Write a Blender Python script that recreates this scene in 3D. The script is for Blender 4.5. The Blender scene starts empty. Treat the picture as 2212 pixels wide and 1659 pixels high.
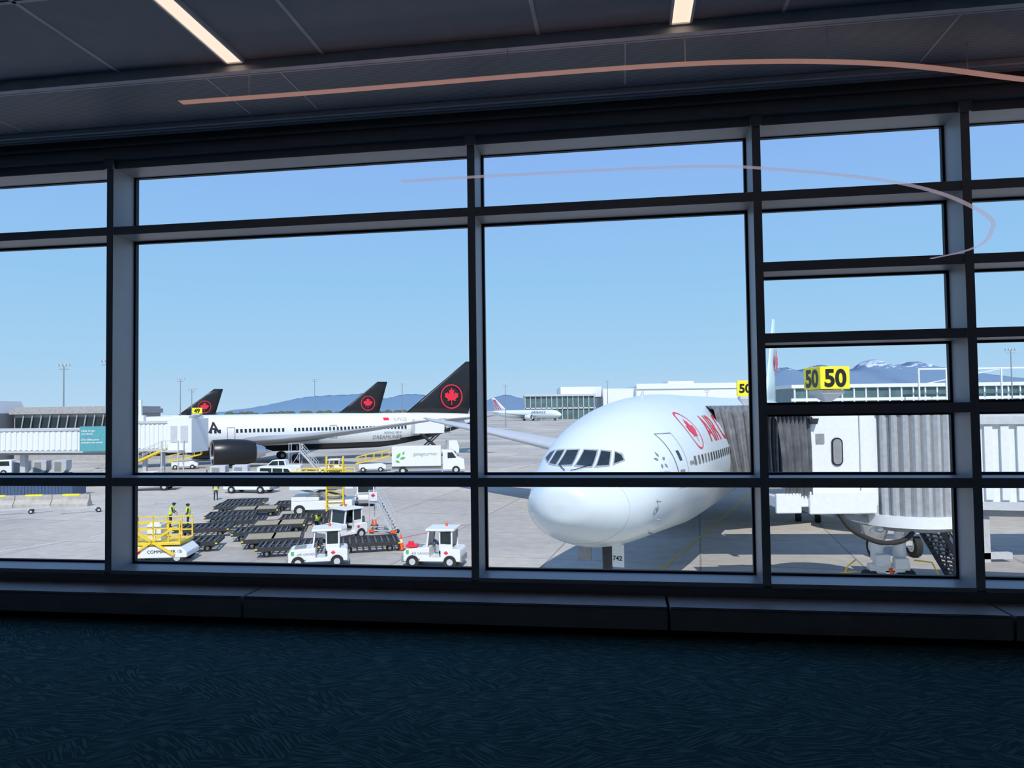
import bpy, bmesh, math, random
from mathutils import Vector, Matrix
random.seed(7)
C=bpy.context.scene.collection
S,CO,PI=math.sin,math.cos,math.pi
bpy.context.scene.view_settings.view_transform='Standard'
# ---------------------------------------------------------------- materials
MATS={}
def pm(name,col,rough=.5,metal=0,var=.08,scale=6,bump=0,emit=0,alpha=None):
    if name in MATS: return MATS[name]
    m=bpy.data.materials.new(name); m.use_nodes=True
    nt=m.node_tree; b=nt.nodes['Principled BSDF']
    b.inputs['Roughness'].default_value=rough; b.inputs['Metallic'].default_value=metal
    n=nt.nodes.new('ShaderNodeTexNoise'); n.inputs['Scale'].default_value=scale; n.inputs['Detail'].default_value=3
    tc=nt.nodes.new('ShaderNodeTexCoord'); nt.links.new(tc.outputs['Object'],n.inputs['Vector'])
    r=nt.nodes.new('ShaderNodeValToRGB'); e=r.color_ramp.elements
    e[0].position=.3; e[1].position=.7
    e[0].color=[max(0,c*(1-var)) for c in col]+[1]; e[1].color=[min(1,c*(1+var)) for c in col]+[1]
    nt.links.new(n.outputs['Fac'],r.inputs['Fac']); nt.links.new(r.outputs['Color'],b.inputs['Base Color'])
    if bump:
        bp=nt.nodes.new('ShaderNodeBump'); bp.inputs['Strength'].default_value=bump; bp.inputs['Distance'].default_value=.02
        nt.links.new(n.outputs['Fac'],bp.inputs['Height']); nt.links.new(bp.outputs['Normal'],b.inputs['Normal'])
    if emit:
        b.inputs['Emission Color'].default_value=list(col)+[1]; b.inputs['Emission Strength'].default_value=emit
    if alpha is not None: b.inputs['Alpha'].default_value=alpha
    MATS[name]=m; return m
white=pm('white_paint',(.76,.79,.80),.3,var=.03)
planewhite=pm('aircraft_white',(.68,.765,.80),.22,var=.02,scale=.6)
black=pm('black_paint',(.012,.012,.014),.35)
rubber=pm('rubber',(.02,.02,.02),.8)
dglass=pm('dark_glass',(.02,.03,.035),.08,var=.2)
bglass=pm('green_glass',(.09,.16,.17),.15,var=.3,scale=.2)
red=pm('emblem_red',(.80,.02,.05),.4)
yellow=pm('safety_yellow',(.80,.58,.04),.45)
signy=pm('sign_yellow',(.95,.80,.02),.4)
orange=pm('cone_orange',(.85,.12,.02),.5)
dgrey=pm('dark_steel',(.05,.052,.056),.5,.3,var=.2)
mgrey=pm('mid_grey',(.28,.29,.30),.5,.2,var=.12)
winggrey=pm('wing_grey',(.40,.42,.45),.4,.1,var=.05)
lgrey=pm('light_grey',(.55,.57,.59),.45,.1,var=.06)
silver=pm('bare_metal',(.6,.62,.64),.25,.9)
concrete=pm('concrete',(.42,.40,.37),.85,var=.15,scale=2,bump=.2)
green=pm('green_paint',(.12,.45,.12),.5)
teal=pm('teal_panel',(.10,.36,.40),.5)
skin=pm('skin',(.45,.26,.18),.6)
vestm=pm('high_visibility_lime',(.55,.85,.05),.7)
cloth=pm('navy_cloth',(.02,.025,.045),.9)
tan=pm('tan_deck',(.36,.30,.20),.7,var=.2)
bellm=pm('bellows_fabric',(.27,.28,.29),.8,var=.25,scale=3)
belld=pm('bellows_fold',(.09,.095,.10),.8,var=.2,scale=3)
frame=pm('window_frame_metal',(.38,.39,.42),.45,.1,var=.04)
framed=pm('header_metal',(.32,.32,.34),.5,.1,var=.06)
gask=pm('gasket_black',(.008,.008,.01),.6)
deckroll=pm('roller_steel',(.16,.165,.17),.35,.6,var=.2)
# ---------------------------------------------------------------- mesh builder
class MB:
    def __init__(s): s.v=[];s.f=[];s.m=[];s.sm=[]
    def add(s,vs,fs,mat=0,smooth=False):
        o=len(s.v); s.v+= [tuple(p) for p in vs]
        for f in fs: s.f.append([i+o for i in f]); s.m.append(mat); s.sm.append(smooth)
        return s
    def box(s,x0,x1,y0,y1,z0,z1,mat=0):
        vs=[(x,y,z) for z in(z0,z1) for y in(y0,y1) for x in(x0,x1)]
        return s.add(vs,[(0,2,3,1),(4,5,7,6),(0,1,5,4),(2,6,7,3),(0,4,6,2),(1,3,7,5)],mat)
    def beam(s,a,b,w,h=None,mat=0):
        a=Vector(a);b=Vector(b);h=h or w; d=(b-a).normalized()
        u=Vector((0,0,1)) if abs(d.z)<.95 else Vector((0,1,0))
        r=d.cross(u).normalized(); t=r.cross(d).normalized()
        vs=[p+r*sx*w/2+t*sy*h/2 for p in(a,b) for sx,sy in((-1,-1),(1,-1),(1,1),(-1,1))]
        return s.add(vs,[(3,2,1,0),(4,5,6,7),(0,1,5,4),(1,2,6,5),(2,3,7,6),(3,0,4,7)],mat)
    def cyl(s,a,b,r1,r2=None,n=16,mat=0,caps=True):
        a=Vector(a);b=Vector(b); r2=r1 if r2 is None else r2; d=(b-a).normalized()
        u=Vector((0,0,1)) if abs(d.z)<.95 else Vector((0,1,0))
        x=d.cross(u).normalized(); y=x.cross(d).normalized()
        vs=[p+ (x*CO(2*PI*i/n)+y*S(2*PI*i/n))*r for p,r in((a,r1),(b,r2)) for i in range(n)]
        s.add(vs,[((i+1)%n,i,n+i,n+(i+1)%n) for i in range(n)],mat,True)
        if caps: s.add(vs,[list(range(n)),list(range(2*n-1,n-1,-1))],mat)
        return s
    def loft(s,rings,mat=0,caps=True,smooth=True,closed=True,matf=None):
        n=len(rings[0]); o=len(s.v)
        for r in rings: s.v+=[tuple(p) for p in r]
        for j in range(len(rings)-1):
            for i in range(n if closed else n-1):
                k=(i+1)%n
                f=[o+j*n+i,o+j*n+k,o+(j+1)*n+k,o+(j+1)*n+i]
                s.f.append(f); s.sm.append(smooth); s.m.append(matf(j,i) if matf else mat)
        if caps and closed:
            s.f.append([o+i for i in range(n)][::-1]); s.m.append(mat); s.sm.append(False)
            s.f.append([o+(len(rings)-1)*n+i for i in range(n)]); s.m.append(mat); s.sm.append(False)
        return s
    def prism(s,pts,y0,y1,mat=0):   # polygon in xz extruded in y
        n=len(pts); vs=[(x,y0,z) for x,z in pts]+[(x,y1,z) for x,z in pts]
        return s.add(vs,[list(range(n)),list(range(2*n-1,n-1,-1))]+[((i+1)%n,i,n+i,n+(i+1)%n) for i in range(n)],mat)
    def tube(s,pts,r,n=8,mat=0):
        rings=[]
        for i,p in enumerate(pts):
            p=Vector(p); d=(Vector(pts[min(i+1,len(pts)-1)])-Vector(pts[max(i-1,0)])).normalized()
            u=Vector((0,0,1)) if abs(d.z)<.95 else Vector((0,1,0))
            x=d.cross(u).normalized(); y=x.cross(d).normalized()
            rings.append([p+(x*CO(2*PI*k/n)+y*S(2*PI*k/n))*r for k in range(n)])
        return s.loft(rings,mat)
    def sphere(s,c,r,mat=0,n=12,sc=(1,1,1)):
        rings=[[(c[0]+sc[0]*r*S(PI*max(.02,min(.98,j/8)))*CO(2*PI*i/n),c[1]+sc[1]*r*S(PI*max(.02,min(.98,j/8)))*S(2*PI*i/n),c[2]-sc[2]*r*CO(PI*j/8)) for i in range(n)] for j in range(9)]
        return s.loft(rings,mat)
    def obj(s,name,mats,parent=None,loc=(0,0,0),rot=(0,0,0),bevel=0,label=None,fix=True):
        me=bpy.data.meshes.new(name); me.from_pydata(s.v,[],s.f)
        for m in (mats if isinstance(mats,(list,tuple)) else [mats]): me.materials.append(m)
        for p,mi,sm in zip(me.polygons,s.m,s.sm): p.material_index=mi; p.use_smooth=sm
        if fix:
            bm=bmesh.new(); bm.from_mesh(me); bmesh.ops.recalc_face_normals(bm,faces=bm.faces); bm.to_mesh(me); bm.free()
        o=bpy.data.objects.new(name,me); C.objects.link(o); o.location=loc; o.rotation_euler=rot
        if parent: o.parent=parent
        if bevel:
            b=o.modifiers.new('bevel','BEVEL'); b.width=bevel; b.segments=2; b.limit_method='ANGLE'
        if label: o['label']=label
        return o
def tag(o,label,cat,group=None,kind=None):
    o['label']=label
    if cat: o['category']=cat
    if group: o['group']=group
    if kind: o['kind']=kind
    return o
def root(name,label,cat,loc,rz=0,group=None):
    e=bpy.data.objects.new(name,None); e.empty_display_size=.3; C.objects.link(e)
    e.location=loc; e.rotation_euler=(0,0,rz); return tag(e,label,cat,group)
def copy_thing(r,loc,rz=None,label=None):
    def cp(o,par):
        n=o.copy(); C.objects.link(n)
        if par: n.parent=par
        for ch in o.children: cp(ch,n)
        return n
    n=cp(r,None); n.location=loc
    if rz is not None: n.rotation_euler=(0,0,rz)
    if label: n['label']=label
    return n
# flat 2D outlines -> surface decals
LEAF=[(0,1),(.17,.68),(.37,.78),(.27,.25),(.52,.5),(.58,.36),(.87,.41),(.78,.13),(.93,.05),(.47,-.33),(.53,-.52),(.05,-.42),(.05,-.95)]
LEAF=LEAF+[(-x,y) for x,y in LEAF[::-1][:-1]]
def bm_leaf(cx,cz,r):
    bm=bmesh.new(); vs=[bm.verts.new((cx+x*r,cz+y*r,0)) for x,y in LEAF]; bm.faces.new(vs)
    bmesh.ops.triangulate(bm,faces=bm.faces[:]); return bm
def bm_ring(bm,cx,cz,ro,ri,n=40):
    a=[bm.verts.new((cx+ro*CO(2*PI*i/n),cz+ro*S(2*PI*i/n),0)) for i in range(n)]
    b=[bm.verts.new((cx+ri*CO(2*PI*i/n),cz+ri*S(2*PI*i/n),0)) for i in range(n)]
    for i in range(n): bm.faces.new((a[i],a[(i+1)%n],b[(i+1)%n],b[i]))
    return bm
def bm_text(txt,size,x,z,bold=0,align='LEFT',sx=1):
    cu=bpy.data.curves.new('t','FONT'); cu.body=txt; cu.size=size; cu.offset=bold; cu.align_x=align; cu.resolution_u=4
    o=bpy.data.objects.new('t',cu); C.objects.link(o)
    bpy.context.view_layer.update()
    me=bpy.data.meshes.new_from_object(o.evaluated_get(bpy.context.evaluated_depsgraph_get()))
    bm=bmesh.new(); bm.from_mesh(me); bpy.data.objects.remove(o)
    for v in bm.verts: v.co.x=v.co.x*sx+x; v.co.y+=z
    return bm
def decal(bm,fn,name,mat,parent,cut=.15,label=None):
    xs=[v.co.x for v in bm.verts]; ys=[v.co.y for v in bm.verts]
    if cut:
        for ax,lo,hi in((0,min(xs),max(xs)),(1,min(ys),max(ys))):
            t=lo+cut
            while t<hi:
                no=(1,0,0) if ax==0 else (0,1,0); co=(t,0,0) if ax==0 else (0,t,0)
                bmesh.ops.bisect_plane(bm,geom=bm.verts[:]+bm.edges[:]+bm.faces[:],plane_co=co,plane_no=no); t+=cut
    for v in bm.verts: v.co=Vector(fn(v.co.x,v.co.y))
    me=bpy.data.meshes.new(name); bm.to_mesh(me); bm.free(); me.materials.append(mat)
    o=bpy.data.objects.new(name,me); C.objects.link(o); o.parent=parent
    if label: o['label']=label
    return o
# ---------------------------------------------------------------- camera / light / world
cam=bpy.data.cameras.new('camera'); co=bpy.data.objects.new('camera',cam); C.objects.link(co)
EYE=7.65
cam.sensor_width=36; cam.lens=36*1600/2212; cam.clip_end=30000; cam.clip_start=.05
co.matrix_world=Matrix.Translation((0,0,EYE))@Matrix.Rotation(math.radians(90+2.0),4,'X')@Matrix.Rotation(math.radians(-.77),4,'Z')
bpy.context.scene.camera=co
sl=bpy.data.lights.new('sun','SUN'); so=bpy.data.objects.new('sun',sl); C.objects.link(so)
sl.energy=3.7; sl.angle=.009; sl.color=(1,.96,.89); so.rotation_euler=(math.radians(43),0,math.radians(6))
w=bpy.data.worlds.new('world'); bpy.context.scene.world=w; w.use_nodes=True; nt=w.node_tree
bg=nt.nodes['Background']; tc=nt.nodes.new('ShaderNodeTexCoord'); sp=nt.nodes.new('ShaderNodeSeparateXYZ'); rp=nt.nodes.new('ShaderNodeValToRGB')
nt.links.new(tc.outputs['Generated'],sp.inputs[0]); nt.links.new(sp.outputs['Z'],rp.inputs[0]); nt.links.new(rp.outputs[0],bg.inputs[0])
e=rp.color_ramp.elements; e[0].position=0; e[0].color=(.48,.69,.88,1); e[1].position=1; e[1].color=(.16,.31,.66,1)
for p,c in((.06,(.385,.64,.88,1)),(.17,(.30,.575,.88,1)),(.34,(.25,.46,.88,1))):
    q=e.new(p); q.color=c
# ---------------------------------------------------------------- room
WA=math.radians(-8.5); WO=(0,5.7,EYE-1.6)
def room(o,name_kind='structure',label='',cat=None):
    o.location=WO; o.rotation_euler=(0,0,WA)
    if name_kind: o['kind']=name_kind
    if label: o['label']=label
    if cat: o['category']=cat
    return o
# carpet
cm=bpy.data.materials.new('carpet'); cm.use_nodes=True; nt=cm.node_tree; b=nt.nodes['Principled BSDF']; b.inputs['Roughness'].default_value=.95; b.inputs['Specular IOR Level'].default_value=.1
N=nt.nodes.new; L=nt.links.new
tc=N('ShaderNodeTexCoord'); vo=N('ShaderNodeTexVoronoi'); vo.inputs['Scale'].default_value=5.0; L(tc.outputs['Object'],vo.inputs['Vector'])
sp=N('ShaderNodeSeparateColor'); L(vo.outputs['Color'],sp.inputs[0])
mu=N('ShaderNodeMath'); mu.operation='MULTIPLY_ADD'; mu.inputs[1].default_value=1.7; mu.inputs[2].default_value=-.85; L(sp.outputs[0],mu.inputs[0])
vr=N('ShaderNodeVectorRotate'); vr.rotation_type='Z_AXIS'; L(tc.outputs['Object'],vr.inputs['Vector']); L(mu.outputs[0],vr.inputs['Angle'])
mp=N('ShaderNodeMapping'); mp.inputs['Scale'].default_value=(7,85,1); L(vr.outputs[0],mp.inputs['Vector'])
nz=N('ShaderNodeTexNoise'); nz.inputs['Scale'].default_value=1.0; nz.inputs['Detail'].default_value=0; L(mp.outputs[0],nz.inputs['Vector'])
rp=N('ShaderNodeValToRGB'); e=rp.color_ramp.elements; e[0].position=.50; e[0].color=(.028,.092,.105,1); e[1].position=.60; e[1].color=(.085,.19,.205,1); L(nz.outputs['Fac'],rp.inputs[0]); L(rp.outputs[0],b.inputs['Base Color'])
room(MB().box(-9,8,-15,0,-.3,0).obj('floor',cm),label='dark teal patterned carpet floor')
# ceiling
perf=bpy.data.materials.new('perforated_metal'); perf.use_nodes=True; nt=perf.node_tree; b=nt.nodes['Principled BSDF']; N=nt.nodes.new; L=nt.links.new
b.inputs['Roughness'].default_value=.5
tc=N('ShaderNodeTexCoord'); wv=N('ShaderNodeTexWave'); wv.bands_direction='Y'; wv.inputs['Scale'].default_value=14; L(tc.outputs['Object'],wv.inputs[0])
rp=N('ShaderNodeValToRGB'); e=rp.color_ramp.elements; e[0].color=(.22,.23,.26,1); e[1].color=(.42,.44,.48,1); L(wv.outputs['Color'],rp.inputs[0]); L(rp.outputs[0],b.inputs['Base Color'])
tile=pm('ceiling_tile',(.42,.445,.50),.8,var=.04); seam=pm('ceiling_seam',(.80,.82,.86),.6)
mb=MB().box(-9,8,-15,-.95,4.0,4.4,0)
for x in(-5.6,-4.1,-2.6,-1.1,.35,1.85,3.3,4.8): mb.box(x-.012,x+.012,-15,-.96,3.994,4.0,1)
for y in(-1.9,-3.1,-4.3,-5.5): mb.box(-9,8,y-.012,y+.012,3.994,4.0,1)
room(mb.obj('ceiling',[tile,seam]),label='dark tiled ceiling with fine seams')
mb=MB().box(-9,8,-.95,0,3.95,4.4,0).box(-9,8,-1.0,-.95,3.93,4.0,1).box(-9,8,-.93,-.915,3.935,3.95,1)
for x in(-6,-4,-2.0,-1.45,.9,2.9,4.9): mb.box(x-.006,x+.006,-.94,-.28,3.945,3.95,1)
room(mb.obj('trim_1',[perf,seam]),label='perforated metal ceiling soffit along the window wall')
mb=MB()
for y in(-.20,-.145,-.09): mb.box(-9,8,y-.014,y+.014,3.915,3.95,0)
room(mb.obj('trim_2',[pm('slot_metal',(.95,.96,.98),.4)]),label='linear slot diffuser rails at the ceiling edge')
# walls
HD=3.69; SL=.32; DP=.28
room(MB().box(-9,8,0,.33,HD,4.4).box(-9,8,0,.33,-.3,SL-.03).box(-9,8,-.06,0,HD+.06,HD+.11).box(-9,8,-.03,0,HD+.17,HD+.19).box(-9,8,-.015,0,.12,.14).obj('wall_north',[framed]),label='dark metal header and sill wall around the windows')
room(MB().box(-9.2,-9,-15,.33,-.3,4.4).obj('wall_west',[framed]),label='dark side wall')
room(MB().box(8,8.2,-15,.33,-.3,4.4).obj('wall_east',[framed]),label='dark side wall')
room(MB().box(-9.2,8.2,-15.2,-15,-.3,4.4).obj('wall_south',[framed]),label='dark rear wall')
MX=[-6.4,-3.40,-.30,1.85,3.28,5.3]
for i,x in enumerate(MX):
    room(MB().box(x-.03,x+.03,-.02,DP,SL-.02,HD+.02,0).box(x-.04,x+.04,-.045,-.02,HD-.02,HD+.08,1).obj('trim_%d'%(i+3),[frame,framed]),label='vertical window mullion of dark grey aluminium')
for i in range(5):
    x0,x1=MX[i]+.03,MX[i+1]-.03; mb=MB()
    zs=[3.15,1.045] if i<3 else [3.15,2.625,2.10,1.575,1.045]
    for z in zs: mb.box(x0,x1,-.01,DP,z-.035,z+.035,0)
    mb.box(x0,x1,-.03,DP,SL-.03,SL,0).box(x0,x1,.0,DP,HD-.01,HD+.0,0)
    g=.018; ed=[SL]+sorted(z for z in zs)+[HD]
    for k in range(len(ed)-1):
        a=ed[k]+(.035 if k else 0); c=ed[k+1]-(.035 if k<len(ed)-2 else 0)
        mb.box(x0,x1,DP-.03,DP+.01,a,a+g,1).box(x0,x1,DP-.03,DP+.01,c-g,c,1).box(x0,x0+g,DP-.03,DP+.01,a,c,1).box(x1-g,x1,DP-.03,DP+.01,a,c,1)
    room(mb.obj('window_%d'%(i+1),[frame,gask]),label='tall window with grey aluminium frame and crossbars')
# radiator covers
xs=[-6.5,-2.03,1.13,3.33,6.2]
for i in range(4):
    r=root('radiator_cover','long low dark metal radiator cover under the window','radiator cover',WO,WA,'radiator covers along the window wall')
    a,c=xs[i]+.01,xs[i+1]-.01
    MB().box(a,c,-.36,-.33,.06,.215).box(a,c,-.36,-.02,.195,.215).box(a,a+.02,-.35,-.02,.06,.2).box(c-.02,c,-.35,-.02,.06,.2).obj('cover_panel',[pm('cover_metal',(.36,.35,.35),.5,.05)],r,bevel=.004)
    for q in(a+.3,(a+c)/2,c-.34): MB().box(q,q+.04,-.3,-.05,0,.1).obj('foot',[dgrey],r)
# ceiling lights
warm=pm('warm_diffuser',(1,.78,.62),.5,emit=1.0,var=.02)
for lx in(-1.72,1.24,4.2):
    r=root('ceiling_light','recessed warm linear ceiling light strip','light',WO,WA,'linear ceiling lights')
    MB().box(lx-.055,lx+.055,-2.4,-1.02,3.985,3.995).obj('diffuser',[warm],r)
    MB().box(lx-.07,lx-.055,-2.41,-1.01,3.975,4.0).box(lx+.055,lx+.07,-2.41,-1.01,3.975,4.0).box(lx-.07,lx+.07,-1.02,-1.005,3.975,4.0).obj('light_frame',[seam],r)
def smooth(pts,n=8):
    out=[]; P=[Vector(p) for p in pts]; P=[P[0]*2-P[1]]+P+[P[-1]*2-P[-2]]
    for i in range(1,len(P)-2):
        for k in range(n):
            t=k/n; a,b_,c,d=P[i-1:i+3]
            out.append(.5*((2*b_)+(c-a)*t+(2*a-5*b_+4*c-d)*t*t+(3*b_-a-3*c+d)*t**3))
    return out+[P[-2]]
def ribbon(pts,w_,h_,name,mat,parent):
    rings=[]
    for i,p in enumerate(pts):
        d=(pts[min(i+1,len(pts)-1)]-pts[max(i-1,0)]); d.z=0; d.normalize(); nrm=Vector((-d.y,d.x,0))
        rings.append([p+nrm*w_/2+Vector((0,0,h_/2)),p-nrm*w_/2+Vector((0,0,h_/2)),p-nrm*w_/2-Vector((0,0,h_/2)),p+nrm*w_/2-Vector((0,0,h_/2))])
    return MB().loft(rings,smooth=False).obj(name,mat,parent)
copper=pm('copper_reflection',(.50,.25,.20),.5,emit=.5,var=.05)  # emission imitates light mirrored in glass
r=root('arc_reflection','long curved copper-toned glass reflection modelled as a glowing strip','light',(0,0,0))  # stands in for a cove light's reflection in glass; no lamp hangs here
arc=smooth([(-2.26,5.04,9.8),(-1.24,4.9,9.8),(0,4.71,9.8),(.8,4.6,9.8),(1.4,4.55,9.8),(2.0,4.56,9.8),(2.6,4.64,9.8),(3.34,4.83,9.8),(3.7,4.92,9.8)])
ribbon(arc,.06,.004,'reflection_strip',[copper],r)
for p in arc[4::12]: MB().cyl(p,(p.x,p.y,10.0),.003,n=6).obj('added_rod',[seam],r)  # rods added to carry the modelled reflection
faint=pm('faint_pink_reflection',(.74,.64,.76),.5,emit=.42,var=.03,alpha=.32)
r=root('arc_reflection','thin pale pink curved glass reflection modelled as a translucent strip','light',(0,0,0))  # second mirrored arc, shaped as a faintly glowing strip, not a lamp
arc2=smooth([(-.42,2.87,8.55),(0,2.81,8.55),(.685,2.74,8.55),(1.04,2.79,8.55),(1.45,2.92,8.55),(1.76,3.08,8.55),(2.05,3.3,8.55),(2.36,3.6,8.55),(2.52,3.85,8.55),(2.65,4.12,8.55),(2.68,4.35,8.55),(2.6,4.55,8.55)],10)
ribbon(arc2,.022,.004,'reflection_strip',[faint],r)

# ---------------------------------------------------------------- ground
gm=bpy.data.materials.new('apron_concrete'); gm.use_nodes=True; nt=gm.node_tree; b=nt.nodes['Principled BSDF']; N=nt.nodes.new; L=nt.links.new
b.inputs['Roughness'].default_value=.85
tc=N('ShaderNodeTexCoord')
n1=N('ShaderNodeTexNoise'); n1.inputs['Scale'].default_value=.05; n1.inputs['Detail'].default_value=6; L(tc.outputs['Object'],n1.inputs[0])
n2=N('ShaderNodeTexNoise'); n2.inputs['Scale'].default_value=1.2; n2.inputs['Detail'].default_value=8; L(tc.outputs['Object'],n2.inputs[0])
br=N('ShaderNodeTexBrick'); br.offset=0; br.inputs['Scale'].default_value=1; br.inputs['Brick Width'].default_value=7.5; br.inputs['Row Height'].default_value=7.5; br.inputs['Mortar Size'].default_value=.05
br.inputs['Color1'].default_value=(.45,.425,.38,1); br.inputs['Color2'].default_value=(.54,.51,.46,1); br.inputs['Mortar'].default_value=(.30,.28,.25,1)
mp=N('ShaderNodeMapping'); mp.inputs['Rotation'].default_value=(0,0,math.radians(14)); L(tc.outputs['Object'],mp.inputs[0]); L(mp.outputs[0],br.inputs[0])
r1=N('ShaderNodeValToRGB'); e=r1.color_ramp.elements; e[0].position=.35; e[0].color=(.74,.74,.76,1); e[1].position=.65; e[1].color=(1.1,1.08,1.05,1); L(n1.outputs[0],r1.inputs[0])
r2=N('ShaderNodeValToRGB'); e=r2.color_ramp.elements; e[0].position=.3; e[0].color=(.86,.86,.86,1); e[1].position=.7; e[1].color=(1.05,1.05,1.05,1); L(n2.outputs[0],r2.inputs[0])
m1=N('ShaderNodeMix'); m1.data_type='RGBA'; m1.blend_type='MULTIPLY'; m1.inputs[0].default_value=1; L(br.outputs[0],m1.inputs[6]); L(r1.outputs[0],m1.inputs[7])
m2=N('ShaderNodeMix'); m2.data_type='RGBA'; m2.blend_type='MULTIPLY'; m2.inputs[0].default_value=1; L(m1.outputs[2],m2.inputs[6]); L(r2.outputs[0],m2.inputs[7]); L(m2.outputs[2],b.inputs['Base Color'])
mb=MB().add([(-9000,-60,0),(9000,-60,0),(9000,9000,0),(-9000,9000,0)],[(0,1,2,3)],0)
def gl(a,c,w_,mat,z=.006):
    a=Vector((*a,z));c=Vector((*c,z)); d=(c-a).normalized(); n=Vector((-d.y,d.x,0))*w_/2
    mb.add([a-n,c-n,c+n,a+n],[(0,1,2,3)],mat)
N0=(1.5,23.5); A7=math.radians(24.8); d7=(S(A7),CO(A7))
gl((N0[0]-5*d7[0],N0[1]-5*d7[1]),(N0[0]+90*d7[0],N0[1]+90*d7[1]),.18,2)
gl((-3.2,50),(-9,42),.12,3); gl((-9,42),(-14,62),.12,3)
gl((-60,62),(-16,66),.15,1); gl((-45,46),(-24,74),.14,1); gl((-70,80),(60,96),.2,1); gl((-32,37),(-24,52),.15,1)
gl((-2,95),(30,150),.25,1); gl((-10,150),(40,140),.3,1); gl((-70,70),(-30,100),.2,2)
mb.obj('ground',[gm,pm('line_white',(.7,.7,.68),.7),pm('line_yellow',(.55,.42,.12),.7),pm('line_red',(.6,.08,.06),.7)])
tag(bpy.data.objects['ground'],'grey concrete airport apron with painted lines',None,kind='structure')
# ---------------------------------------------------------------- airplanes
class Fus:
    def __init__(s,tab): s.t=tab
    def at(s,x):
        T=s.t
        if x<=T[0][0]: return T[0][1:]
        for i in range(len(T)-1):
            if T[i][0]<=x<=T[i+1][0]: break
        else: return T[-1][1:]
        a=T[max(i-1,0)];b_=T[i];c=T[i+1];d=T[min(i+2,len(T)-1)]; h=c[0]-b_[0]; u=(x-b_[0])/h; out=[]
        for k in(1,2,3):
            dl=(b_[k]-a[k])/(b_[0]-a[0]) if b_[0]>a[0] else None; dm=(c[k]-b_[k])/h; dr=(d[k]-c[k])/(d[0]-c[0]) if d[0]>c[0] else dm
            if dl is None: dl=dm*1.6
            def mn(p,q): return 0 if p*q<=0 else 2*p*q/(p+q)
            ma=mn(dl,dm); mc=mn(dm,dr)
            out.append((2*u**3-3*u*u+1)*b_[k]+(u**3-2*u*u+u)*h*ma+(-2*u**3+3*u*u)*c[k]+(u**3-u*u)*h*mc)
        return out
    def x(s,y,z):
        t,b_,w_=s.at(y); zc=(t+b_)/2; h=(t-b_)/2; q=1-((z-zc)/h)**2
        return w_*math.sqrt(q) if q>0 else 0
    def front(s,x,z):
        lo,hi=.01,14
        for _ in range(30):
            m=(lo+hi)/2
            if s.x(m,z)<abs(x): lo=m
            else: hi=m
        return hi
    def mesh(s,mats,parent,bellyf=None,n=64):
        st=[]; y=0.0; L_=s.t[-1][0]
        while y<L_:
            st.append(y); y+= .03 if y<.3 else .1 if y<1 else .25 if y<12 else 1.5
        st.append(L_); rings=[]
        for y in st:
            t,b_,w_=s.at(y); zc=(t+b_)/2; h=(t-b_)/2
            rings.append([(w_*S(2*PI*i/n),y,zc+h*CO(2*PI*i/n)) for i in range(n)])
        mf=(lambda j,i:bellyf((st[j]+st[j+1])/2,abs(((i+.5)/n*360+180)%360-180))) if bellyf else None
        return MB().loft(rings,matf=mf).obj('fuselage',mats,parent)
def airfoil(xl,yle,ch,z,th):
    P=[(0,0),(.02,.25),(.08,.42),(.25,.58),(.5,.5),(.8,.2),(1,.02),(1,-.02),(.8,-.12),(.5,-.3),(.25,-.4),(.08,-.32),(.02,-.2)]
    return [(xl,yle+p*ch,z+q*th) for p,q in P]
def wing(parent,secs,mat,name='wing'):
    return MB().loft([airfoil(*q) for q in secs]).obj(name,mat,parent)
def fin(parent,pts,mat,name='tail_fin',th=.35):
    a,b_,c,d=pts; rings=[]
    for k in range(5):
        u=k/4; le=(a[0]+(b_[0]-a[0])*u,a[1]+(b_[1]-a[1])*u); te=(d[0]+(c[0]-d[0])*u,d[1]+(c[1]-d[1])*u); t=th*(1-.6*u)
        R=[]
        for p,q in((0,0),(.05,.5),(.25,1),(.6,.8),(1,.05),(1,-.05),(.6,-.8),(.25,-1),(.05,-.5)):
            R.append((q*t,le[0]+(te[0]-le[0])*p,le[1]+(te[1]-le[1])*p))
        rings.append(R)
    return MB().loft(rings).obj(name,mat,parent)
def lathe(prof,x,z,n=36,mat=0,mb=None):
    mb=mb or MB(); return mb.loft([[(x+r*CO(2*PI*i/n),y,z+r*S(2*PI*i/n)) for i in range(n)] for y,r in prof],mat,caps=False)
def engine(parent,x,y,z,R,Ln,mats):
    e=lathe([(y+.6,R*.86),(y+.2,R*.88),(y+.03,R*.93),(y,R*.97),(y+.08,R*1.0),(y+Ln*.3,R*1.05),(y+Ln*.6,R*.98),(y+Ln*.8,R*.82)],x,z)
    lathe([(y-.0,R*.965),(y-.04,R*.95),(y,R*.92),(y+.15,R*.89)],x,z,mat=2,mb=e)
    lathe([(y+Ln*.6,R*.6),(y+Ln*.85,R*.55),(y+Ln,R*.35)],x,z,mat=1,mb=e)
    lathe([(y+Ln*.9,R*.3),(y+Ln*1.1,R*.08),(y+Ln*1.15,.01)],x,z,mat=1,mb=e)
    o=e.obj('engine',mats,parent,fix=False)
    f=MB().cyl((x,y+.65,z),(x,y+.7,z),R*.87,n=36,mat=0); f.cyl((x,y+.2,z),(x,y+.65,z),.02,R*.28,n=20,mat=1)
    for k in range(20):
        a=2*PI*k/20; f.beam((x+R*.25*CO(a),y+.6,z+R*.25*S(a)),(x+R*.85*CO(a),y+.55,z+R*.85*S(a)),.14,.02,1)
    f.obj('engine_fan',[black,mgrey],o)
    return o
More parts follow.
